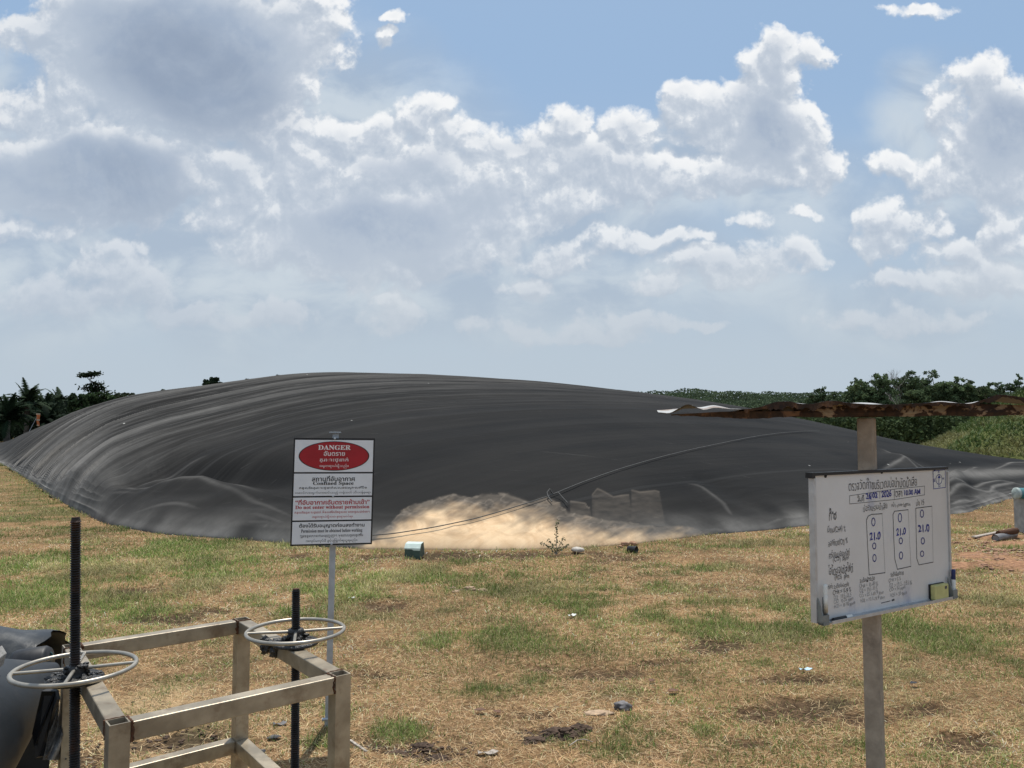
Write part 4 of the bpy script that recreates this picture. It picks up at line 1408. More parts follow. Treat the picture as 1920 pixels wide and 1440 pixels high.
mb = MB(); mb.boxv(c0 - WB.n * .016, WB.ex * .057, WB.ez * .035, WB.n * .004, .001); mb.build('felt', M_blackplastic, er)
mb = MB(); mb.boxv(c0 + WB.n * .0125 + WB.ex * .03 + WB.ez * .018, WB.ex * .008, WB.ez * .006, WB.n * .0008); mb.build('badge', M_ink_black, er)

# ================================================================== STEEL FRAME AND THE TWO VALVES
TOPZ = .85; TW = .05
cFR = at_z(637, 1262, TOPZ); cBR = at_z(454, 1160, TOPZ); cFL = at_z(221, 1352, TOPZ); cBL = at_z(134, 1210, TOPZ)
cent = (cFR + cBR + cFL + cBL) / 4; cent[2] = 0
fr_root = empty('steel_frame', cent, 'open frame of welded square steel tube in the lower left corner of the picture', 'frame')
ax1 = unit(cFR - cFL); ax2 = np.cross([0, 0, 1], ax1)
for cpt in (cFR, cBR, cFL, cBL):
    mb = MB(); h = TW / 2; hi_ = h - .004
    def ring(z, r):
        return [np.array([cpt[0], cpt[1], z]) + ax1 * r * i + ax2 * r * j for i, j in ((-1, -1), (1, -1), (1, 1), (-1, 1))]
    V = ring(-.1, h) + ring(TOPZ, h) + ring(TOPZ, hi_) + ring(TOPZ - .12, hi_)
    Fc = []
    for s_ in range(3):
        for k in range(4):
            Fc.append((s_ * 4 + k, s_ * 4 + (k + 1) % 4, s_ * 4 + 4 + (k + 1) % 4, s_ * 4 + 4 + k))
    Fc.append((12, 13, 14, 15))
    mb.add(V, Fc)
    mb.build('post', M_steel, fr_root)


def rail(a, b, z, name='rail'):
    a = np.array([a[0], a[1], z]); b = np.array([b[0], b[1], z])
    d = unit(b - a)
    mb = MB(); mb.bar(a + d * (TW / 2 + .0008), b - d * (TW / 2 + .0008), TW - .002, TW, .003)
    mb.build(name, M_steel, fr_root)


for a, b in ((cFL, cFR), (cBL, cBR), (cFL, cBL), (cFR, cBR)):
    rail(a, b, TOPZ - TW / 2 - .002, 'top_rail')
for a, b in ((cFL, cFR), (cBL, cBR), (cFL, cBL), (cFR, cBR)):
    rail(a, b, .365, 'lower_rail')
wi = 0
for cpt, dirs in ((cFR, (cFL, cBR)), (cFL, (cFR, cBL)), (cBR, (cBL, cFR)), (cBL, (cBR, cFL))):
    for tgt in dirs:
        d = unit(np.array([tgt[0] - cpt[0], tgt[1] - cpt[1], 0])); sdv = np.cross(d, [0, 0, 1])
        q = cpt + d * (TW / 2 + .003)
        mb = MB()
        for sg_ in (-1, 1):
            pts = [q + sdv * sg_ * (TW / 2 - .001) + np.array([0, 0, -z_ * .001]) + d * random.uniform(-.003, .004) for z_ in range(2, 52, 7)]
            mb.tube(pts, [random.uniform(.0025, .0055) for _ in pts], 6)
        for (za, w_) in ((-.001, .0035),):
            pts = [q + sdv * t + np.array([0, 0, za]) + d * random.uniform(-.003, .003) for t in np.linspace(-.024, .024, 7)]
            mb.tube(pts, [random.uniform(.002, .004) for _ in pts], 6)
        mb.build('weld', M_rust, fr_root)


def valve(top_px, bot_px, Y, label, wheel_z, spoke_a, raildir):
    top_ = at(*top_px, Y); 
    b2 = at(*bot_px, Y)
    dr = unit(top_ - b2)
    foot = top_ - dr * (top_[2] / dr[2])
    t = empty('valve_spindle', foot, label, 'valve')
    L = np.linalg.norm(top_ - foot)
    r0 = .0150
    prof = [(0, -.1), (r0, -.1)]
    hh = 0.0; pitch = .0072
    while hh < L - .012:
        prof += [(r0 - .0034, hh), (r0 + .0006, hh + pitch * .5)]
        hh += pitch
    prof += [(r0 - .002, L - .01), (r0 - .004, L), (0, L)]
    mb = MB(); mb.lathe(prof, foot, 18, dr, False); mb.build('threaded_rod', M_rod, t)
    mb = MB(); mb.lathe([(0, L), (r0 - .0042, L), (r0 - .0045, L + .0008), (0, L + .0008)], foot, 14, dr); mb.build('rod_end', M_rust, t)
    hub = foot + dr * (wheel_z / dr[2])
    Rw = .165
    mb = MB()
    mb.tube([hub + np.array([Rw * math.cos(a_), Rw * math.sin(a_), 0]) for a_ in np.linspace(0, 2 * math.pi, 72, endpoint=False)], .0068, 12, False, True, True)
    wheel = mb.build('handwheel', M_wheel, t)
    for k in range(4):
        a_ = spoke_a + k * math.pi / 2
        dd_ = np.array([math.cos(a_), math.sin(a_), 0])
        mb = MB(); mb.tube([hub + dd_ * .024 + np.array([0, 0, -.002]), hub + dd_ * (Rw - .004)], .0052, 10); mb.build('spoke', M_wheel, wheel)
    # greased nut and bearing plate
    mb = MB()
    mb.lathe([(.016, -.045), (.030, -.045), (.034, -.038), (.034, -.018), (.027, -.012), (.030, -.004), (.028, .006), (.018, .009)], hub, 8)
    for k in range(26):
        a_ = random.random() * 6.28; rr = random.uniform(.018, .042)
        mb.lump(hub + np.array([rr * math.cos(a_), rr * math.sin(a_), random.uniform(-.036, .010) if rr < .03 else random.uniform(-.034, -.012)]), random.uniform(.006, .014), k, (1, 1, .8), .5, 1)
    mb.build('greased_nut', M_grease, t)
    mb = MB()
    n_ = 30
    pz = hub + np.array([0, 0, TOPZ + .004 - hub[2]])
    prof2 = [(.017, .012), (.072, .010), (.079, .006), (.080, 0), (.077, -.003), (.017, -.003)]
    mb.lathe(prof2, pz, n_)
    for k in range(40):
        a_ = random.random() * 6.28; rr = random.uniform(.02, .074)
        mb.lump(pz + np.array([rr * math.cos(a_), rr * math.sin(a_), .011]), random.uniform(.006, .016), k + 40, (1, 1, .45), .5, 1)
    mb.build('bearing_plate', M_grease, t)
    return t, foot, hub


v1, f1, h1 = valve((142, 970), (140, 1440), 2.345, 'valve with tall black threaded rod and steel handwheel at the left edge', .888, R(20), None)
v2, f2, h2 = valve((555, 1104), (553, 1440), 2.735, 'valve with short black threaded rod and steel handwheel beside the sign post', .897, R(14), None)
# rusty grease run on the right top rail below the plate
mb = MB()
mid = cFR * .42 + cBR * .58
sdv = np.cross(unit(cFR - cBR), [0, 0, 1])
for k in range(34):
    t_ = random.uniform(-.075, .06)
    q = np.array([mid[0], mid[1], TOPZ - TW / 2]) + unit(cFR - cBR) * t_ - sdv * (TW / 2 + .002) * (1 if (np.array([mid[0], mid[1]]) + (-sdv[:2]) * .1)[0] < mid[0] else -1)
    q[2] += random.uniform(-.03, .02)
    mb.lump(q, random.uniform(.006, .014), k, (1, 1, 1.2), .5, 1)
mb.build('grease_drip', M_grease, fr_root)

# ================================================================== LOWER LEFT: PIPE AND LINER SCRAPS
def loft(mb, rings, closed=True, smooth=True, cap0=False, cap1=False):
    n_ = len(rings[0]); V = [p for r_ in rings for p in r_]
    Fc = []
    for i in range(len(rings) - 1):
        for k in range(n_ if closed else n_ - 1):
            Fc.append((i * n_ + k, i * n_ + (k + 1) % n_, (i + 1) * n_ + (k + 1) % n_, (i + 1) * n_ + k))
    mb.add(V, Fc, smooth)
    if cap0: mb.add(rings[0], [list(range(n_))[::-1]])
    if cap1: mb.add(rings[-1], [list(range(n_))])


# the fat grey pipe: axis runs from beyond the valve towards the viewer's left
pA = at(104, 1252, 3.05); pB = at(-260, 1478, 2.35)
ctr = [pA, pA * .7 + pB * .3, pA * .4 + pB * .6, pB, pB * 1.35 - pA * .35]
proot = empty('fat_pipe', [pB[0], pB[1], 0], 'fat dark grey plastic pipe end leaning in at the lower left corner', 'pipe')
rad = [.022, .16, .275, .40, .50]
mb = MB(); mb.tube([ctr[0] * (1 - t) + ctr[1] * t for t in np.linspace(0, 1, 4)[:-1]] + [ctr[1] * (1 - t) + ctr[2] * t for t in np.linspace(0, 1, 4)[:-1]] +
                   [ctr[2] * (1 - t) + ctr[3] * t for t in np.linspace(0, 1, 4)[:-1]] + [ctr[3] * (1 - t) + ctr[4] * t for t in np.linspace(0, 1, 5)],
                   list(np.interp(np.linspace(0, 4, 14), range(5), rad)), 40)
mb.build('pipe_wall', M_hdpe, proot)

# rolled liner sheet behind it, open at its right end
lroot_p = at(30, 1215, 3.25)
lroot = empty('liner_roll', [lroot_p[0], lroot_p[1], 0], 'scuffed black liner sheet rolled into a hood behind the fat grey pipe', 'liner sheet')
mb = MB()
rings = []
for i, px_ in enumerate(np.linspace(-140, 98, 14)):
    ytop = ip(px_, [(-140, 1172), (0, 1177), (50, 1183), (98, 1187)])
    c3 = at(px_, ytop, 3.30)
    rr = .17 + .012 * math.sin(i * 1.7)
    ring_ = []
    for a_ in np.linspace(-.35, math.pi + .15, 22):
        wob = 1 + .04 * math.sin(a_ * 5 + i * .9)
        jag = .015 * math.sin(a_ * 9 + 2) if i == 13 else 0
        ring_.append(c3 + np.array([jag - .00 * a_, -rr * math.cos(a_) * wob - 0.0, rr * (math.sin(a_) * wob - 1)]))
    rings.append(ring_)
loft(mb, rings, False)
inner = [[p + np.array([0, 0.004 * (1 if p[1] < r_[10][1] else -1), -.005]) for p in r_] for r_ in rings]
loft(mb, [r_[::-1] for r_ in inner], False)
mb.build('sheet', M_liner, lroot)
# skirt of the sheet down to the ground at the back so that it stands on something
mb = MB()
rings = []
for i, px_ in enumerate(np.linspace(-140, 92, 12)):
    c3 = at(px_, 1205, 3.42)
    rings.append([c3 + np.array([0, .02 * math.sin(i), .0]), np.array([c3[0], c3[1] + .05, .3]), np.array([c3[0] + .02 * math.sin(i * 2), c3[1] + .02, -.02])])
loft(mb, rings, False)
mb.build('skirt', M_liner_dark, lroot)

# small black drum and teal pipe end between pipe and roll
dr_p = at(45, 1243, 2.98)
mb = MB(); mb.lathe([(0, -.06), (.058, -.06), (.062, -.05), (.062, .05), (.055, .062), (0, .065)], dr_p + np.array([0, 0.05, -.02]), 24, (.96, .2, .1))
tag(mb.build('plastic_drum', M_blackplastic, None), 'small rounded black drum top showing between the fat pipe and the liner hood', 'drum')
tp = at(71, 1233, 3.02)
mb = MB(); mb.lathe([(.020, -.12), (.020, .03), (.017, .035), (.015, .02), (.015, -.1)], tp + np.array([0, .04, -.012]), 18, (.8, -.5, .25))
tag(mb.build('pipe_stub', M_teal, None), 'short teal pipe end poking out under the liner hood', 'pipe stub')
bd = at(0, 1234, 2.62)
mb = MB(); mb.boxv(bd + np.array([-.006, 0, 0]), np.array([.007, .003, -.014]), np.array([-.008, .035, 0]), np.array([.005, .0, .020]), .002)
tag(mb.build('concrete_offcut', M_concrete, None), 'pale concrete strip lying on the fat pipe at the left edge', 'offcut')
# torn liner flap and dusty film hanging at the pipe's right side
flap_p = at(86, 1300, 2.72)
mb = MB()
cont = [(78, 1296), (90, 1290), (104, 1296), (107, 1312), (100, 1330), (92, 1360), (82, 1392), (76, 1420), (66, 1422), (64, 1400), (60, 1376), (68, 1340)]
fr_ = [at(x, y, 2.66 + .03 * math.sin(k * 1.3)) for k, (x, y) in enumerate(cont)]
bk_ = [p + np.array([.004, .012, 0]) for p in fr_]
k_ = len(fr_)
mb.add(fr_ + bk_, [list(range(k_)), list(range(2 * k_ - 1, k_ - 1, -1))] + [(i, (i + 1) % k_, k_ + (i + 1) % k_, k_ + i) for i in range(k_)])
tag(mb.build('liner_flap', M_liner_dark, None), 'torn jet black liner flap hanging beside the fat pipe', 'liner scrap')
mb = MB()
rings = []
for i, py_ in enumerate(np.linspace(1286, 1425, 16)):
    xa = ip(py_, [(1286, 96), (1320, 104), (1360, 94), (1425, 80)]); xb = ip(py_, [(1286, 106), (1330, 112), (1380, 118), (1425, 124)])
    rings.append([at(xa + (xb - xa) * t, py_, 2.74 - .03 * math.sin(t * 7 + i * .8) - .05 * i / 15) for t in np.linspace(0, 1, 9)])
loft(mb, rings, False)
loft(mb, [[p + np.array([0, .003, 0]) for p in r_[::-1]] for r_ in rings], False)
tag(mb.build('plastic_film', M_film, None), 'crumpled shiny grey film strip hanging behind the left frame post', 'plastic film')


# ================================================================== THINGS ON THE GRASS
def lump_thing(name, px, py, r, mat, label, cat, sq=(1, 1, .7), seed=0, group=None, rough=.35, sub=3, freq=1.6, sink=.75):
    g = at_z(px, py, 0)
    g[2] = ground_h(np.array([g[0]]), np.array([g[1]]))[0]
    mb = MB(); mb.lump(g + np.array([0, 0, r * sq[2] * sink]), r, seed, sq, rough, sub, freq)
    o = mb.build(name, mat, None)
    return tag(o, label, cat, group)


# mint bin: hood with a sloping lid, dark green sides
bx0 = at_z(777, 1044, 0)
hood = empty('mint_box', bx0, 'small mint green hooded box on the dry grass before the mud stain', 'box')
rz = R(-9)
def hl(x, y, z):
    return bx0 + np.array([x * math.cos(rz) - y * math.sin(rz), x * math.sin(rz) + y * math.cos(rz), z])
mb = MB()
W2, D2 = .098, .10
pr = [(-D2, -.02), (-D2, .115), (-D2 * .55, .165), (D2 * .5, .175), (D2, .02)]
V = [hl(-W2, y, z) for y, z in pr] + [hl(W2, y, z) for y, z in pr]
mb.add(V, [(0, 1, 6, 5), (0, 5, 9, 4), (4, 3, 2, 1, 0), (5, 6, 7, 8, 9)])
mb.build('body', M_green_dark, hood)
mb = MB()
pr2 = [(-D2 - .006, .108), (-D2 - .004, .122), (-D2 * .55, .172), (D2 * .5, .182), (D2 + .008, .02)]
lowr_ = lambda x: .108 if x < 0 else .094
V = []
xs2 = [-W2 - .004, -.01, .02, W2 + .006]
for x in xs2:
    for k, (y, z) in enumerate(pr2):
        V.append(hl(x, y, (z if k else (.112 if x < 0 else .098))))
Fc = []
for i in range(3):
    for k in range(4):
        Fc.append((i * 5 + k, i * 5 + 5 + k, i * 5 + 6 + k, i * 5 + 1 + k))
b0 = len(V)
V2 = [v_ - np.array([0, 0, .005]) + np.array([0, .003, 0]) for v_ in V]
mb.add(V, Fc); mb.add(V2, [f[::-1] for f in Fc])
mb.build('lid', M_mint, hood)

lump_thing('pale_stone', 1083, 1037, .075, M_stone, 'smooth pale stone lying on the grass below the mud stain', 'stone', (1.15, .8, .5), 3, None, .12)
sb = at_z(1186, 1037, 0)
mb = MB(); mb.lathe([(.035, -.06), (.045, -.06), (.045, .055), (.047, .06), (.040, .06), (.038, -.05)], sb + np.array([0, 0, .045]), 20, (.75, -.6, .05))
mb.lathe([(0, -.03), (.039, -.03)], sb + np.array([0, 0, .045]), 20, (.75, -.6, .05))
tag(mb.build('black_pipe_stub', M_blackplastic, None), 'short black pipe end lying by the hem right of the pale stone', 'pipe stub')
for i, (px_, py_, s_) in enumerate(((1172, 1024, .045), (1187, 1023, .05), (1163, 1028, .03))):
    lump_thing('red_clod', px_, py_, s_, M_redsoil, ('reddish clod at the hem, left one of a close pair', 'reddish clod at the hem, right one of a close pair', 'tiny reddish crumb at the hem just left of two clods')[i], 'clod', (1.2, .9, .7), 20 + i, 'reddish clods along the hem')

# weed by the hem
wd_ = at_z(1043, 1040, 0)
weed = empty('weed_plant', wd_, 'upright leafy weed growing on the grass in front of the mud stain', 'weed')
mb = MB(); lv = []; lc = []
stems = [((0, 0, 0), (.01, 0, .42)), ((0, 0, 0), (-.10, .02, .18)), ((0, 0, 0), (.10, .01, .22)), ((0, 0, 0), (-.19, .0, .15)), ((0, 0, 0), (.16, -.02, .12))]
for a, b in stems:
    a = wd_ + np.array(a); b = wd_ + np.array(b)
    mb.tube([a, a * .5 + b * .5 + np.array([0, 0, .03]), b], [.005, .004, .002], 5)
    for t in np.linspace(.15, 1, int(12 * np.linalg.norm(b - a) / .3) + 2):
        c3 = a * (1 - t) + b * t + np.array([0, 0, .03 * 4 * t * (1 - t) * .5])
        for _ in range(3):
            lv.append(c3)
mb.build('stem', M_stick, weed)


def leaf_quads(name, cents, size, colr, parent=None, rng=RNG, flat=0.0, mat=None, elong=1.7):
    cents = np.asarray(cents, float); n = len(cents)
    size = np.broadcast_to(np.asarray(size, float), (n,))
    d1 = rng.normal(size=(n, 3)); d1[:, 2] *= (1 - flat); d1 /= np.linalg.norm(d1, axis=1)[:, None]
    d2 = rng.normal(size=(n, 3)); d2[:, 2] *= (1 - flat)
    d2 -= d1 * (d1 * d2).sum(1)[:, None]; d2 /= np.linalg.norm(d2, axis=1)[:, None]
    a = d1 * (size * elong / 2)[:, None]; b = d2 * (size / 2)[:, None]
    V = np.stack([cents - a, cents - a * .1 + b, cents + a, cents - a * .1 - b], 1).reshape(-1, 3)
    q = np.arange(4 * n).reshape(n, 4)
    C = np.repeat(np.clip(colr, .005, .8), 4, 0) if np.ndim(colr) == 2 else np.repeat(np.clip(np.array(colr)[None] * rng.normal(1, .25, (n, 1)), .005, .8), 4, 0)
    return np_mesh(name, V, q, mat or M_leaf, parent, colors={'col': C})


lv = np.array(lv) + RNG.normal(0, .012, (len(lv), 3))
leaf_quads('leaves', lv, .020, (.17, .18, .10), weed)

# clods, stones, leaves, litter
lump_thing('grey_stone', 1168, 1330, .040, M_greystone, 'rough dark grey stone with pale flecks on the dry grass', 'stone', (1.25, .8, .62), 5, None, .45)
lump_thing('sandy_clod', 1120, 1340, .06, M_sandclod, 'flat pale soil patch just left of the dark grey stone', 'soil clod', (1.4, .7, .12), 6, None, .5)
def heap(name, px, py, rx, rz_, mat, label, cat, n_, group, seed):
    """crumbly heap: a low mound with many broken pieces, one mesh"""
    g = at_z(px, py, 0)
    rg = np.random.default_rng(seed)
    mb = MB()
    mb.lump(g + np.array([0, 0, -.2 * rz_]), rx, seed, (.92, .55, .75 * rz_ / rx), .3, 4, 2.2)
    for k in range(n_):
        a_ = rg.uniform(0, 6.28); r_ = rx * math.sqrt(rg.random()) * 1.12
        x, y = r_ * math.cos(a_), r_ * math.sin(a_) * .62
        z = rz_ * .7 * max(0, 1 - (r_ / rx) ** 2)
        mb.lump(g + np.array([x, y, z + .002]), float(rg.uniform(.006, .019)) * (1.2 - .5 * r_ / rx), k + seed, (1.3, 1, .75), .55, 1)
    tag(mb.build(name, mat, None), label, cat, group)


for i, (px_, py_, r_, h_) in enumerate(((1050, 1382, .12, .05), (1088, 1372, .07, .04), (1008, 1393, .08, .025))):
    heap('mud_clod', px_, py_, r_, h_, M_mud, ('widest dark mud clod left of the green tuft', 'right hand dark mud clod touching the green tuft', 'low dark mud clod, left end of its row')[i], 'mud clod', 120, 'mud clods in the turf', 30 + i)
for i, (px_, py_, r_) in enumerate(((700, 1408, .06), (745, 1418, .08), (790, 1402, .06), (820, 1425, .06))):
    heap('mud_lump', px_, py_, r_, .016, M_mud, ('dark mud lump nearest the right frame post', 'second dark mud lump from the right frame post', 'third dark mud lump, under the green tuft', 'dark mud lump farthest right from the frame post')[i], 'mud lump', 60, 'mud lumps by the frame', 50 + i)
for i, (px_, py_, r_) in enumerate(((880, 1106, .085), (905, 1108, .05), (856, 1110, .035), (850, 1104, .025))):
    heap('soil_heap', px_, py_, r_, r_ * .4, M_sandclod, ('largest pale crumbly soil heap in the mid turf', 'small pale soil heap right of the largest one', 'pale soil crumb left of the largest heap', 'smallest pale soil crumb behind the left one')[i], 'soil heap', 50, 'pale soil heaps in the turf', 60 + i)


def dead_leaf(px_, py_, s_, label, rot, mat=M_leaf_dry):
    g = at_z(px_, py_, .02)
    mb = MB(); V = []; n_ = 7
    for i in range(n_):
        t = i / (n_ - 1); w_ = math.sin(math.pi * min(max(t, .04), .97)) ** .8 * .42
        for j in (-1, 0, 1):
            x = (t - .5) * 1.2; y = w_ * j; z = .18 * abs(j) * w_ * 2 + .25 * (t - .5) ** 2
            V.append(g + s_ * np.array([x * math.cos(rot) - y * math.sin(rot), x * math.sin(rot) + y * math.cos(rot), z]))
    Fc = [(3 * i + j, 3 * i + j + 1, 3 * i + j + 4, 3 * i + j + 3) for i in range(n_ - 1) for j in range(2)]
    mb.add(V, Fc, True); mb.add([v_ - np.array([0, 0, .0015]) for v_ in V], [f[::-1] for f in Fc], True)
    tag(mb.build('dead_leaf', mat, None), label, 'leaf', 'dead leaves on the turf')


dead_leaf(1262, 1296, .06, 'curled dark brown leaf up and right of the grey stone', .3)
dead_leaf(1222, 1276, .05, 'reddish brown leaf near the dark thatch patch', 1.0)
dead_leaf(900, 1332, .055, 'flat brown leaf in the turf left of the mud clods', .1)
dead_leaf(932, 1335, .045, 'paler brown leaf right beside the flat brown one', 2.4)
dead_leaf(1713, 1281, .045, 'black shrivelled leaf right of the whiteboard post', .5, M_blackplastic)
dead_leaf(514, 1384, .06, 'black curled scrap inside the steel frame, nearer the back post', .4, M_blackplastic)
dead_leaf(488, 1412, .06, 'black curled scrap inside the steel frame, nearer the viewer', 1.3, M_blackplastic)


def scrap(name, px_, py_, w_, d_, rot, mat, label, cat, lift=.022):
    g = at_z(px_, py_, lift)
    mb = MB(); V = []
    for i in range(5):
        for j in range(3):
            x = (i / 4 - .5) * w_; y = (j / 2 - .5) * d_
            V.append(g + np.array([x * math.cos(rot) - y * math.sin(rot), x * math.sin(rot) + y * math.cos(rot), .25 * d_ * math.sin(i * 1.9 + j)]))
    Fc = [(3 * i + j, 3 * i + j + 1, 3 * i + j + 4, 3 * i + j + 3) for i in range(4) for j in range(2)]
    mb.add(V, Fc, True); mb.add([v_ - np.array([0, 0, .002]) for v_ in V], [f[::-1] for f in Fc], True)
    tag(mb.build(name, mat, None), label, cat)


scrap('blue_wrapper', 1510, 1254, .085, .03, .1, M_blue, 'pale blue wrapper lying flat left of the whiteboard post', 'litter')
scrap('paper_scrap', 1072, 1153, .075, .035, .5, M_paper, 'small white paper scrap in the middle of the turf', 'litter')
scrap('paper_chip', 660, 1120, .06, .02, .2, M_paper, 'tiny white paper chip right of the sign post', 'litter')
scrap('bark_piece', 915, 1410, .10, .03, .15, M_stick, 'pale flat bark piece in the turf by the mud lumps', 'bark')
scrap('liner_chip', 525, 1356, .07, .03, .3, M_greystone, 'grey sheet scrap on the soil inside the steel frame', 'litter')
s0 = at_z(656, 1388, .03); s1 = at_z(688, 1410, .02)
mb = MB(); mb.bar(s0, s1, .014, .010, .002)
tag(mb.build('wood_stick', M_stick, None), 'weathered wooden stick lying against the right frame post', 'stick')
pts = [at_z(x, y, .035) for x, y in ((1068, 1398), (1082, 1388), (1095, 1386), (1112, 1391))]
mb = MB(); mb.tube(pts, [.003, .003, .0025, .0015], 6)
tag(mb.build('straw_stalk', M_stick, None), 'pale curved straw stalk arching over the dark mud clod', 'stalk')
lump_thing('cobble', 65, 1432, .06, M_stone, 'rounded tan stone at the foot of the fat pipe', 'stone', (1.1, .9, .8), 9, None, .2)

# ================================================================== RIGHT EDGE: PIT BOX, PIPES, RED SOIL
cb = at_z(1966, 1003, 0)
cbx = empty('pit_box', cb, 'grey concrete box with a lid lip at the right edge of the lawn', 'concrete box')
mb = MB(); mb.box(cb + np.array([0, .2, .26]), (.46, .46, .58), R(8), .008); mb.build('box_wall', M_concrete, cbx)
mb = MB(); mb.box(cb + np.array([0, .2, .572]), (.54, .54, .04), R(8), .006); mb.build('lid', M_concrete, cbx)
tq = at(1905, 925, cb[1] + .15)
tpip = empty('teal_pipe', tq, 'short teal pipe with a pale cap lying above the grey concrete box', 'pipe')
mb = MB(); mb.lathe([(.085, 0), (.085, .55), (0, .55)], tq, 24, (.98, .1, -.02)); mb.build('pipe_wall', M_teal, tpip)
mb = MB(); mb.lathe([(0, -.014), (.080, -.014), (.088, -.006), (.089, .03), (.085, .031)], tq, 24, (.98, .1, -.02)); mb.build('end_cap', simple('pale_cap', (.40, .46, .43), .5), tpip)
mb = MB(); mb.bar(np.array([tq[0] + .3, tq[1], .592]), np.array([tq[0] + .3, tq[1], tq[2] - .06]), .1, .1); mb.build('saddle', M_concrete, tpip)
a = at_z(1866, 1009, .05); b = at_z(1902, 1001, .06)
mb = MB(); mb.tube([a, b], [.05, .05], 16, False); mb.tube([a + (b - a) * .02, b], [.042, .042], 16, True)
tag(mb.build('grey_pipe_offcut', simple('grey_pvc', (.22, .21, .21), .5, 0, .2, 8), None), 'grey pipe offcut lying on the ground beside the concrete box', 'pipe offcut')
a = at_z(1826, 1007, .03); b = at_z(1900, 992, .07)
mb = MB(); mb.bar(a, b, .07, .02, .003)
tag(mb.build('plank', M_stick, None), 'long pale plank lying beside the grey pipe offcut', 'plank')
mb = MB(); a = at_z(1872, 1001, .09); b = at_z(1906, 995, .12)
mb.tube([a, b], [.045, .045], 14)
tag(mb.build('rusty_pipe', M_rust, None), 'dark rusty pipe resting on the plank by the concrete box', 'pipe offcut')
redl = ['red soil clod nearest the whiteboard', 'largest red soil clod in front of the concrete box', 'red soil clod at the right picture edge', 'low red soil clod behind the largest one',
        'small red clod beside the grey pipe offcut', 'flat red clod under the pipes', 'small red clod in front of the largest one', 'red clod between the whiteboard and the largest one']
for i, (px_, py_, r_, sq) in enumerate(((1792, 1020, .07, (1.5, 1, .5)), (1876, 1052, .085, (1.3, .9, .55)), (1925, 1056, .09, (1.5, 1, .45)), (1885, 1036, .06, (1.6, 1, .4)), (1908, 1019, .05, (1.1, 1, .7)),
                                        (1850, 1020, .07, (1.8, 1, .35)), (1846, 1062, .06, (1.5, 1, .5)), (1825, 1044, .05, (1.3, 1, .6)))):
    heap('red_soil_clod', px_, py_, r_ * 1.25, r_ * .55, M_redsoil, redl[i], 'soil clod', 40, 'red soil clods by the concrete box', 80 + i)
cr = RNG
mbr = MB()
for i in range(230):
    px_ = RNG.normal(1868, 48); py_ = RNG.normal(1040, 16)
    g = at_z(px_, max(py_, 1005), .01)
    mbr.lump(g, float(RNG.uniform(.010, .034)), i, (1.3, 1, .6), .5, 1)
tag(mbr.build('soil_crumbs', M_redsoil, None), kind='stuff')
mbr = MB()
for i in range(420):
    if i % 3 == 0: px_, py_ = RNG.normal(760, 60), RNG.normal(1412, 10)
    elif i % 3 == 1: px_, py_ = RNG.normal(1050, 35), RNG.normal(1385, 9)
    else: px_, py_ = RNG.normal(330, 110), RNG.normal(1385, 35)
    g = at_z(px_, py_, .006)
    mbr.lump(g, float(RNG.uniform(.004, .013)), i, (1.3, 1, .6), .5, 1)
tag(mbr.build('mud_crumbs', M_mud, None), kind='stuff')

# ================================================================== ROPE OVER THE COVER
ROPE = [(690, 1010), (760, 1003), (850, 988), (930, 967), (1000, 945), (1040, 931), (1130, 893), (1240, 860), (1350, 835), (1420, 821), (1470, 814), (1510, 811), (1545, 811)]
tpar = np.linspace(0, len(ROPE) - 1, 70)
rx_ = smooth1(np.interp(tpar, range(len(ROPE)), [p[0] for p in ROPE]), 5); ry_2 = smooth1(np.interp(tpar, range(len(ROPE)), [p[1] for p in ROPE]), 5)
rp = np.array([on_cover(x, y, COVER) for x, y in zip(rx_, ry_2)])
rp = np.stack([smooth1(rp[:, k], 5) for k in range(3)], 1)
rp[:, 2] += .04
mb = MB(); mb.tube(rp, list(np.interp(np.arange(70), [0, 34, 69], [.007, .0075, .0085])), 8)
rope = tag(mb.build('rope', M_rope, None), 'long grey rope laid across the black dome from the mud stain up to the right', 'rope')
kq = rp[int(np.argmin(np.abs(rx_ - 1040)))]
mb = MB()
mb.tube([kq + np.array(o_) for o_ in ((0, 0, 0), (-.05, -.03, .08), (-.09, -.06, .03), (-.08, -.15, -.02), (-.03, -.27, -.085))], .009, 6)
mb.tube([kq + np.array(o_) for o_ in ((0, 0, 0), (.08, -.03, .03), (.14, -.13, -.04), (.20, -.30, -.10))], .006, 6)
mb.build('knot', M_rope, rope)

# ================================================================== HILLS AND TREES
def hill_z(x, y):
    px, py = project(np.stack([x, y, np.zeros_like(x)], -1))
    bear = x / np.maximum(y, 1)
    e = sstep(bear, .50, .70)
    dist = np.exp(-((y - 56) / 9.0) ** 2)
    return 4.6 * e * dist * (0.8 + .35 * fbm(x * .11, y * .11, 121, 4)) + 1.1 * sstep(bear, .54, .62) * np.exp(-((y - 45) / 5.0) ** 2)


hx = np.linspace(18, 95, 150); hy = np.linspace(37, 82, 100)
HX, HY = np.meshgrid(hx, hy)
HZ = hill_z(HX, HY)
edge_ = sstep(HX, 18, 26) * (1 - sstep(HX, 85, 95)) * sstep(HY, 38, 44) * (1 - sstep(HY, 72, 82))
HZ = HZ * edge_ - .35 * (1 - edge_) - .25 * (HZ < .05)
hc = np.repeat(np.array([[.09, .10, .035]]), HX.size, 0) * (.6 + .8 * fbm(HX * .4, HY * .4, 131, 4).reshape(-1, 1))
hillo = np_mesh('hill', np.stack([HX, HY, HZ], -1).reshape(-1, 3), grid_quads(100, 150), M_ground, smooth=True, colors={'gcol': hc})
tag(hillo, kind='structure')
nH = 90000
xh = RNG.uniform(20, 75, nH); yh = RNG.uniform(39, 70, nH)
zh = hill_z(xh, yh)
es_ = sstep(xh, 18, 26) * sstep(yh, 38, 44)
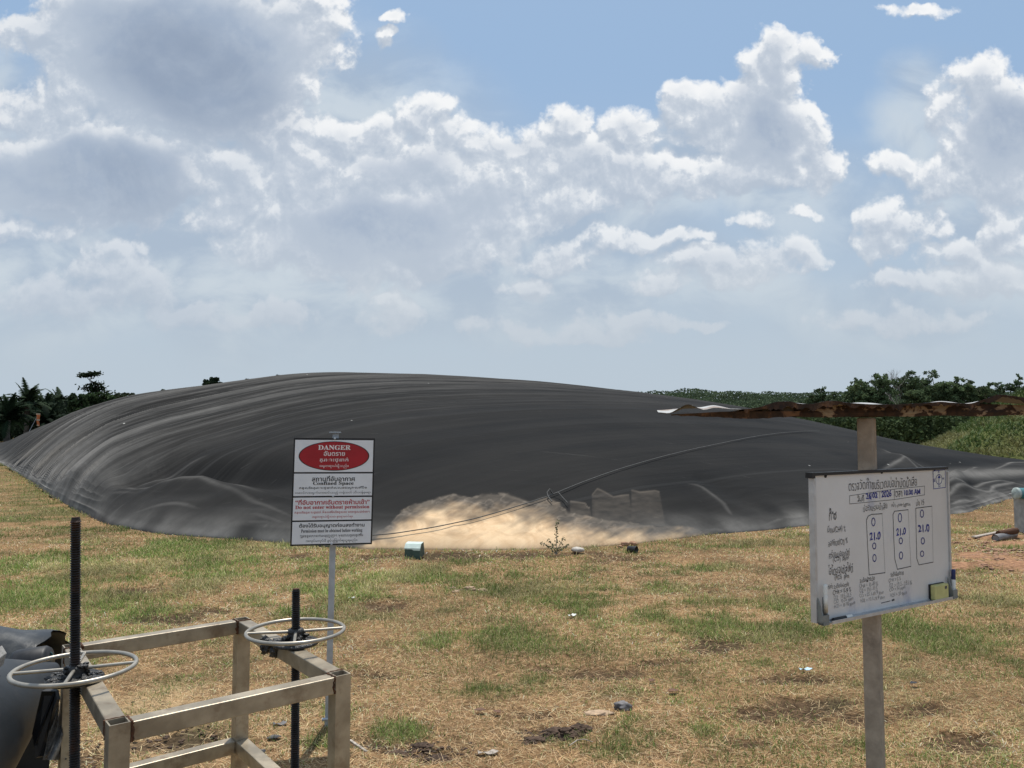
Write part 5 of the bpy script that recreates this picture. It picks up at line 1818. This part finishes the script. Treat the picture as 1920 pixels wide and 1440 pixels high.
zh = zh * es_
k = (zh > .25)
xh, yh, zh = xh[k], yh[k], zh[k]
n = len(xh)
tn = fbm(xh * .22, yh * .22, 141, 4)
dry = sstep(fbm(xh * .3, yh * .3, 151, 3) + (zh < 1.3) * .22, .56, .74)
hb = np.array([[.075, .115, .032]]) * (1 - dry[:, None]) + np.array([[.19, .185, .075]]) * dry[:, None]
hb = hb * (.40 + .9 * tn[:, None]) * RNG.normal(1, .2, (n, 1))
tag(blades(n, xh, yh, zh - .05, RNG.uniform(.18, .5, n), RNG.uniform(.04, .10, n), RNG.uniform(.1, .9, n), np.clip(hb, .01, .5), 'hill_grass'), kind='stuff')


def clump_points(cents, rads, n, rng=RNG, shell=.55):
    cents = np.asarray(cents, float); rads = np.asarray(rads, float)
    w = (rads.prod(1)) ** (2 / 3.0) if rads.ndim == 2 else rads ** 2
    idx = rng.choice(len(cents), n, p=w / w.sum())
    d = rng.normal(size=(n, 3)); d /= np.linalg.norm(d, axis=1)[:, None]
    r = (shell + (1 - shell) * rng.random(n)) ** .8
    return cents[idx] + d * r[:, None] * rads[idx], idx


def tree(base, H, clumps, label, leaf=.28, nleaf=2200, colr=(.05, .075, .025), trunk_r=.16, group=None, name='broadleaf_tree', crown_from=.35, cat='tree'):
    """clumps: (dx, dz_fraction, r_horizontal, r_vertical) as parts of the height"""
    base = np.asarray(base, float)
    t = empty(name, base, label, cat, group)
    cs = []; rs = []
    for (dx, zf, rh, rv) in clumps:
        cs.append(base + np.array([dx * H, random.uniform(-.16, .16) * H, zf * H])); rs.append([rh * H, rh * H, rv * H])
    cs = np.array(cs); rs = np.array(rs)
    # break every clump into smaller tufts
    sub_c = []; sub_r = []
    for c_, r_ in zip(cs, rs):
        for _ in range(11):
            d = RNG.normal(size=3); d /= np.linalg.norm(d)
            k = RNG.uniform(.55, 1.0)
            sub_c.append(c_ + d * r_ * k); sub_r.append(r_ * RNG.uniform(.22, .45))
    P_, idx = clump_points(sub_c, np.array(sub_r), nleaf, shell=.2)
    tone = RNG.uniform(.6, 1.35, len(sub_c))[idx][:, None] * RNG.normal(1, .22, (nleaf, 1))
    C_ = np.array(colr)[None] * tone
    mb = MB()
    fork = base + np.array([random.uniform(-.02, .02) * H, 0, crown_from * H])
    mb.tube([base - np.array([0, 0, .3]), base * .5 + fork * .5 + np.array([random.uniform(-.01, .01) * H, 0, 0]), fork], [trunk_r * 1.25, trunk_r, trunk_r * .8], 8)
    for c_ in cs:
        md = fork * .5 + c_ * .5 + np.array([0, 0, -.03 * H])
        mb.tube([fork, md, c_], [trunk_r * .6, trunk_r * .35, trunk_r * .12], 6)
    for c_, in zip(sub_c[::3]):
        j = int(np.argmin(np.linalg.norm(cs - c_, axis=1)))
        mb.tube([cs[j], c_], [trunk_r * .16, trunk_r * .06], 4)
    mb.build('trunk', M_bark, t)
    leaf_quads('crown', P_, RNG.uniform(.6, 1.3, nleaf) * leaf, C_, t, elong=1.5)
    return t


def gz(px, Y):
    p = at(px, 800, Y); p[2] = 0
    return p


def height_at(py, Y):
    return at(960, py, Y)[2]


def rand_clumps(n, spread, zlo, zhi, r=.14):
    return [(random.uniform(-spread, spread), random.uniform(zlo, zhi), r * random.uniform(.7, 1.3), r * .75 * random.uniform(.7, 1.2)) for _ in range(n)]


DKG = (.032, .050, .022)
# right-hand row of trees behind the shelter roof: px, top row, depth, half width px, label
RT = [
    (1545, 724, 104, 34, 'low dark tree at the left end of the row behind the shelter roof', .05),
    (1612, 703, 98, 26, 'loose leafy tree with rounded tufts just left of the roof post', .03),
    (1655, 692, 94, 44, 'tall dense tree standing beside the bare twiggy tree', .03),
    (1712, 690, 100, 32, 'tall airy tree right of the bare twiggy one', .03),
    (1765, 687, 96, 44, 'tallest broad green tree above the right half of the roof', .03),
    (1826, 703, 96, 52, 'broad tree with airy crown next to the sky gap', .03),
    (1872, 712, 102, 26, 'small airy tree on the left rim of the sky gap', .03),
    (1925, 697, 92, 36, 'umbrella crowned tree cut by the right picture edge', .03),
]
for (px_, ty, Y, hw, lab, _) in RT:
    b = gz(px_, Y); H = height_at(ty, Y); sp_ = hw * Y / F / H
    cl = []
    for _k in range(11):
        dx = random.uniform(-.85, .85) * sp_
        zf = random.uniform(.55, .80) - .12 * abs(dx / sp_)
        cl.append((dx, zf, .155 * random.uniform(.8, 1.3), .11 * random.uniform(.8, 1.2)))
    cl += [(random.uniform(-.3, .3) * sp_, .90, .10, .075), (-.7 * sp_, .80, .08, .06), (.65 * sp_, .82, .08, .06), (0, .45, .14, .10), (.5 * sp_, .42, .12, .1), (-.5 * sp_, .45, .12, .1)]
    tree(b, H, cl, lab, leaf=.165, nleaf=12000, colr=(.115, .155, .075) if hw > 40 else (.095, .132, .068), group='trees behind the shelter roof', trunk_r=.13)
# bare twiggy tree
bb = gz(1684, 97); H = height_at(683, 97)
bt = empty('bare_tree', bb, 'leafless pale twiggy tree rising among the green trees', 'tree', 'trees behind the shelter roof')
mb = MB(); mb.tube([bb, bb + np.array([0, 0, H * .5])], [.14, .09], 7)
mb.build('trunk', M_twig, bt)
mb = MB()


def twig(p, d, L, r, lev):
    q = p + d * L
    mb.tube([p, (p + q) / 2 + RNG.normal(0, .03, 3) * L, q], [r, r * .75, r * .5], 4, False)
    if lev:
        for _ in range(4 if lev > 1 else 5):
            nd = unit(d + RNG.normal(0, .42, 3) + np.array([0, 0, .15]))
            twig(p + d * L * RNG.uniform(.5, 1), nd, L * RNG.uniform(.5, .75), r * .5, lev - 1)


for _ in range(7):
    twig(bb + np.array([0, 0, H * .45]), unit(np.array([RNG.normal(0, .35), RNG.normal(0, .35), 1])), H * .24, .06, 3)
mb.build('crown', M_twig, bt)


# thicket below the tree row, dark understorey in front of it
def thicket(name, n, fx, fy, top, leaf, colr, zmin=0.0):
    px_ = RNG.uniform(*fx, n); Y = RNG.uniform(*fy, n)
    p = np.stack([(px_ - 960) / F * Y, Y, np.zeros(n)], 1)
    hmax = top * (.55 + .75 * fbm(p[:, 0] * .22, p[:, 1] * .22, 161, 4))
    p[:, 2] = zmin + hmax * RNG.random(n) ** .7
    tone = (.45 + 1.1 * fbm(p[:, 0] * .5 + p[:, 2], p[:, 1] * .5 + p[:, 2] * .7, 171, 3))[:, None] * RNG.normal(1, .2, (n, 1))
    o = leaf_quads(name, p, RNG.uniform(.6, 1.3, n) * leaf, np.array(colr)[None] * tone, elong=1.4)
    return tag(o, kind='stuff')


thicket('undergrowth', 26000, (1440, 2150), (74, 92), 3.4, .32, (.052, .075, .032))
thicket('undergrowth', 20000, (-260, 250), (99, 118), 5.2, .40, (.022, .034, .020))
# far rubber wood on the rise
n = 190000
Yf = RNG.uniform(225, 330, n); pxf = RNG.uniform(1080, 2250, n)
xf = (pxf - 960) / F * Yf
topz = 1.6 + (805 - ip(pxf, [(1080, 742), (1200, 738), (1260, 735), (1300, 731), (1340, 736), (1500, 739), (1600, 738), (2250, 734)])) / F * 235
crownb = 1.0 * (vnoise(xf / 5.5, Yf / 5.5, 181) - .4) + .8 * (vnoise(xf / 2.5, Yf / 2.5, 182) - .5)
rise = (Yf - 225) / 105
zf = topz * (Yf / 235) * (.55 + .45 * rise) * 1.0 + crownb * 1.6 - RNG.random(n) ** 2 * 5
zf = np.minimum(zf, (topz + crownb * .9 - .4) * Yf / 235)
zf = np.where(RNG.random(n) < .3, RNG.random(n) * zf, zf)
tone = (.6 + .7 * vnoise(xf / 5.5 + 7, Yf / 5.5, 183))[:, None] * RNG.normal(1, .1, (n, 1))
rxx = np.linspace(20, 420, 120); ryy = np.linspace(222, 420, 40)
RXX, RYY = np.meshgrid(rxx, ryy)
rpx = 960 + RXX / RYY * F
rtop = (1.6 + (805 - ip(rpx, [(1080, 746), (1200, 742), (1260, 740), (1300, 736), (1340, 741), (1500, 744), (1600, 743), (2250, 740)])) / F * RYY) * sstep(RYY, 222, 262) * (1 - .5 * sstep(RYY, 330, 420)) - 3.4
rc_ = np.repeat(np.array([[.035, .05, .026]]), RXX.size, 0)
tag(np_mesh('far_hill', np.stack([RXX, RYY, rtop], -1).reshape(-1, 3), grid_quads(40, 120), M_ground, smooth=True, colors={'gcol': rc_}), kind='structure')
tag(leaf_quads('far_wood', np.stack([xf, Yf, np.maximum(zf, 0)], 1), RNG.uniform(.7, 1.4, n) * .52, np.array([[.088, .118, .066]]) * tone, elong=1.3), kind='stuff')

# left side: bushy tree with the thin umbrella tree above it
b = gz(184, 92); H = height_at(733, 92)
cl = [(random.uniform(-.42, .38), random.uniform(.55, .85), .15, .11) for _ in range(16)] + [(0, .9, .16, .09), (-.25, .84, .16, .1), (.25, .82, .16, .1), (.52, .80, .10, .07), (.62, .76, .08, .06), (-.4, .6, .2, .18), (0, .5, .25, .2), (.35, .6, .2, .15)]
tree(b, H, cl, 'round bushy green tree at the left end of the dome', leaf=.26, nleaf=9500, colr=(.048, .075, .032), trunk_r=.16, crown_from=.25)
b = gz(184, 96); H = height_at(700, 96)
um = empty('umbrella_tree', b, 'thin tall tree with a flat tilted crown above the bushy tree', 'tree')
k1 = at(184, 722, 96); k2 = at(168, 713, 96); ctrs = [at(160, 703, 96), at(170, 702, 96), at(178, 701, 96), at(155, 704, 96), at(182, 700, 96), at(166, 704, 96)]
mb = MB()
mb.tube([b, at(185, 760, 96), at(184, 735, 96), k1], [.2, .16, .13, .11], 7)
mb.tube([k1, at(176, 717, 96), k2], [.09, .075, .06], 6); mb.tube([k2, at(162, 707, 96)], [.05, .035], 5); mb.tube([at(168, 712, 96), at(176, 708, 96), at(182, 702, 96)], [.05, .04, .03], 5)
mb.tube([at(184, 727, 96), at(172, 727, 96), at(164, 727, 96)], [.05, .04, .03], 5); mb.tube([at(184, 732, 96), at(178, 729, 96)], [.05, .03], 5)
mb.build('trunk', M_bark, um)
pts = []
for c_ in ctrs: pts.append(c_ + RNG.normal(size=(110, 3)) * np.array([.30, .3, .12]))
for (x, y, w_) in ((164, 727, .4), (174, 722, .35), (184, 720, .4), (188, 728, .4), (178, 729, .4), (170, 733, .35), (192, 735, .5), (200, 738, .6)):
    pts.append(at(x, y, 96) + RNG.normal(size=(90, 3)) * np.array([w_, .3, .16]))
leaf_quads('crown', np.concatenate(pts), .2, (.03, .045, .022), um, flat=.5)


def palm(px_, top_py, crown_py, Y, label, n_f=26, L=4.0, colr=(.030, .047, .025)):
    b = gz(px_, Y); zc = height_at(crown_py, Y)
    t = empty('oil_palm', b, label, 'palm', 'oil palms at the left')
    mb = MB(); mb.tube([b - np.array([0, 0, .3]), b + np.array([0, 0, zc * .5]), b + np.array([0, 0, zc])], [.36, .28, .30], 9)
    mb.build('trunk', M_bark, t)
    c0 = b + np.array([0, 0, zc])
    V = []; Q = []; C = []
    for i in range(n_f):
        az_ = i * 2.399 + random.uniform(-.2, .2)
        el_ = random.uniform(.1, 1.45) if i > 5 else random.uniform(1.1, 1.5)
        LL = L * random.uniform(.8, 1.1)
        p = c0.copy(); dirv = np.array([math.cos(az_) * math.cos(el_), math.sin(az_) * math.cos(el_), math.sin(el_)])
        sidev = unit(np.cross(dirv, [0, 0, 1.0]))
        NS = 34
        tone = random.uniform(.7, 1.3)
        for s_ in range(NS):
            st = LL / NS
            q = p + dirv * st
            dirv = unit(dirv + np.array([0, 0, -.056]))
            f_ = s_ / NS
            if s_ > 3:
                ll = (.75 * math.sin(math.pi * min(1, .18 + .82 * f_)) + .12) * L / 4
                for sg_ in (-1, 1):
                    tip = p + (sidev * sg_ * .85 + dirv * .45 + np.array([0, 0, -.35 + random.uniform(-.2, .15)])) * ll
                    i0 = len(V)
                    V += [p - dirv * .09, p + dirv * .10, tip]
                    Q.append((i0, i0 + 1, i0 + 2)); C += [np.array(colr) * tone * random.uniform(.8, 1.2)] * 3
            i0 = len(V)
            w_ = .05 * (1 - f_ * .8)
            V += [p - sidev * w_, p + sidev * w_, q]
            Q.append((i0, i0 + 1, i0 + 2)); C += [np.array(colr) * 1.5] * 3
            p = q
    np_mesh('crown', np.array(V), np.array(Q), M_leaf, t, colors={'col': np.array(C)}, ngon=3)
    return t


palm(50, 740, 762, 98, 'tall oil palm with upright fronds standing above the left thicket', 34, 3.7)
palm(14, 775, 788, 88, 'low oil palm at the very left edge of the picture', 30, 3.4, (.018, .032, .016))
palm(84, 760, 774, 106, 'oil palm with drooping fronds right of the tallest palm', 28, 3.8)
palm(112, 752, 766, 122, 'dark palm between the windsock and the bushy tree', 26, 3.8)
palm(-30, 765, 778, 104, 'oil palm just cut off by the left picture edge', 26, 4)
palm(88, 790, 800, 94, 'shorter oil palm behind the windsock', 26, 3.4, (.013, .022, .013))
for (px_, ty, Y, hw, lab) in ((103, 754, 126, 14, 'dark round tree top left of the bushy tree'), (125, 750, 124, 15, 'dark round tree beside the bushy tree, slightly taller'), (8, 768, 128, 20, 'dark tree behind the leftmost palm')):
    b = gz(px_, Y); H = height_at(ty, Y); sp_ = hw * Y / F / H
    tree(b, H, [(random.uniform(-1, 1) * sp_, random.uniform(.5, .88), .13, .11) for _ in range(10)] + [(0, .9, .13, .09)], lab, leaf=.3, nleaf=2400, colr=(.022, .034, .020), group='dark trees at the left')
# tree tops peeping over the crest of the cover
for (px_, ty, hw, lab) in ((228, 736, 14, 'sparse small tree top beside the bushy tree on the dome rim'), (250, 738, 10, 'low sparse tree top on the dome rim, next right'), (312, 731, 8, 'tiny tree top on the dome rim between two others'), (342, 728, 7, 'tiniest green tuft on the dome rim left of the round one'),
                           (398, 708, 16, 'round dark tree top peeping over the dome crest'), (463, 710, 8, 'small dark tree top right of the round one'), (522, 704, 5, 'tiny pointed tree top near the crest summit')):
    Y = 150; b = gz(px_, Y); H = height_at(ty, Y); sp_ = hw * Y / F / H
    tree(b, H, [(random.uniform(-.7, .7) * sp_, random.uniform(.86, .94), .04 + sp_ * .35, .045) for _ in range(8)] + [(0, .965, .04 + sp_ * .25, .04), (-.5 * sp_, .93, .05, .04), (.5 * sp_, .92, .05, .04)], lab, leaf=.30, nleaf=2200,
         colr=(.03, .05, .028) if px_ > 350 else (.06, .075, .045), group='tree tops over the crest', crown_from=.7)

# windsock on its leaning pole
wb_ = gz(46, 78); wtop = at(67, 786, 78)
ws = empty('windsock', wb_, 'faded orange windsock hanging limp before the dark palms', 'windsock')
mb = MB(); mb.tube([wb_, at(48, 822, 78), wtop], [.03, .028, .024], 8); mb.build('pole', M_galv, ws)
mb = MB()
c1 = at(71.5, 776, 78); c2 = at(71.5, 799, 78)
rings = []
for i, t in enumerate(np.linspace(0, 1, 9)):
    c_ = c1 * (1 - t) + c2 * t; r_ = (.17 * (1 - t) + .10 * t) * (1 + .08 * math.sin(i * 2.1)) * (0.75 if i == 0 else 1)
    rings.append([c_ + np.array([r_ * math.cos(a_) + .03 * math.sin(i), r_ * .7 * math.sin(a_), 0]) for a_ in np.linspace(0, 2 * math.pi, 14, endpoint=False)])
loft(mb, rings, True, True, True, True)
sock = mb.build('sock', M_orange, ws)
M_band = simple('faded_band', (.5, .36, .24), .8)
for i, t in ((0, 0.02), (1, .5), (2, .93)):
    mb = MB()
    c_ = c1 * (1 - t) + c2 * t; r_ = .17 * (1 - t) + .10 * t
    mb.lathe([(r_ * 1.08, .07), (r_ * 1.08, -.07)], c_, 14)
    mb.build('pale_band', M_band, sock)
mb = MB(); mb.tube([wtop, c1], .015, 6); mb.build('hanger', M_galv, ws)
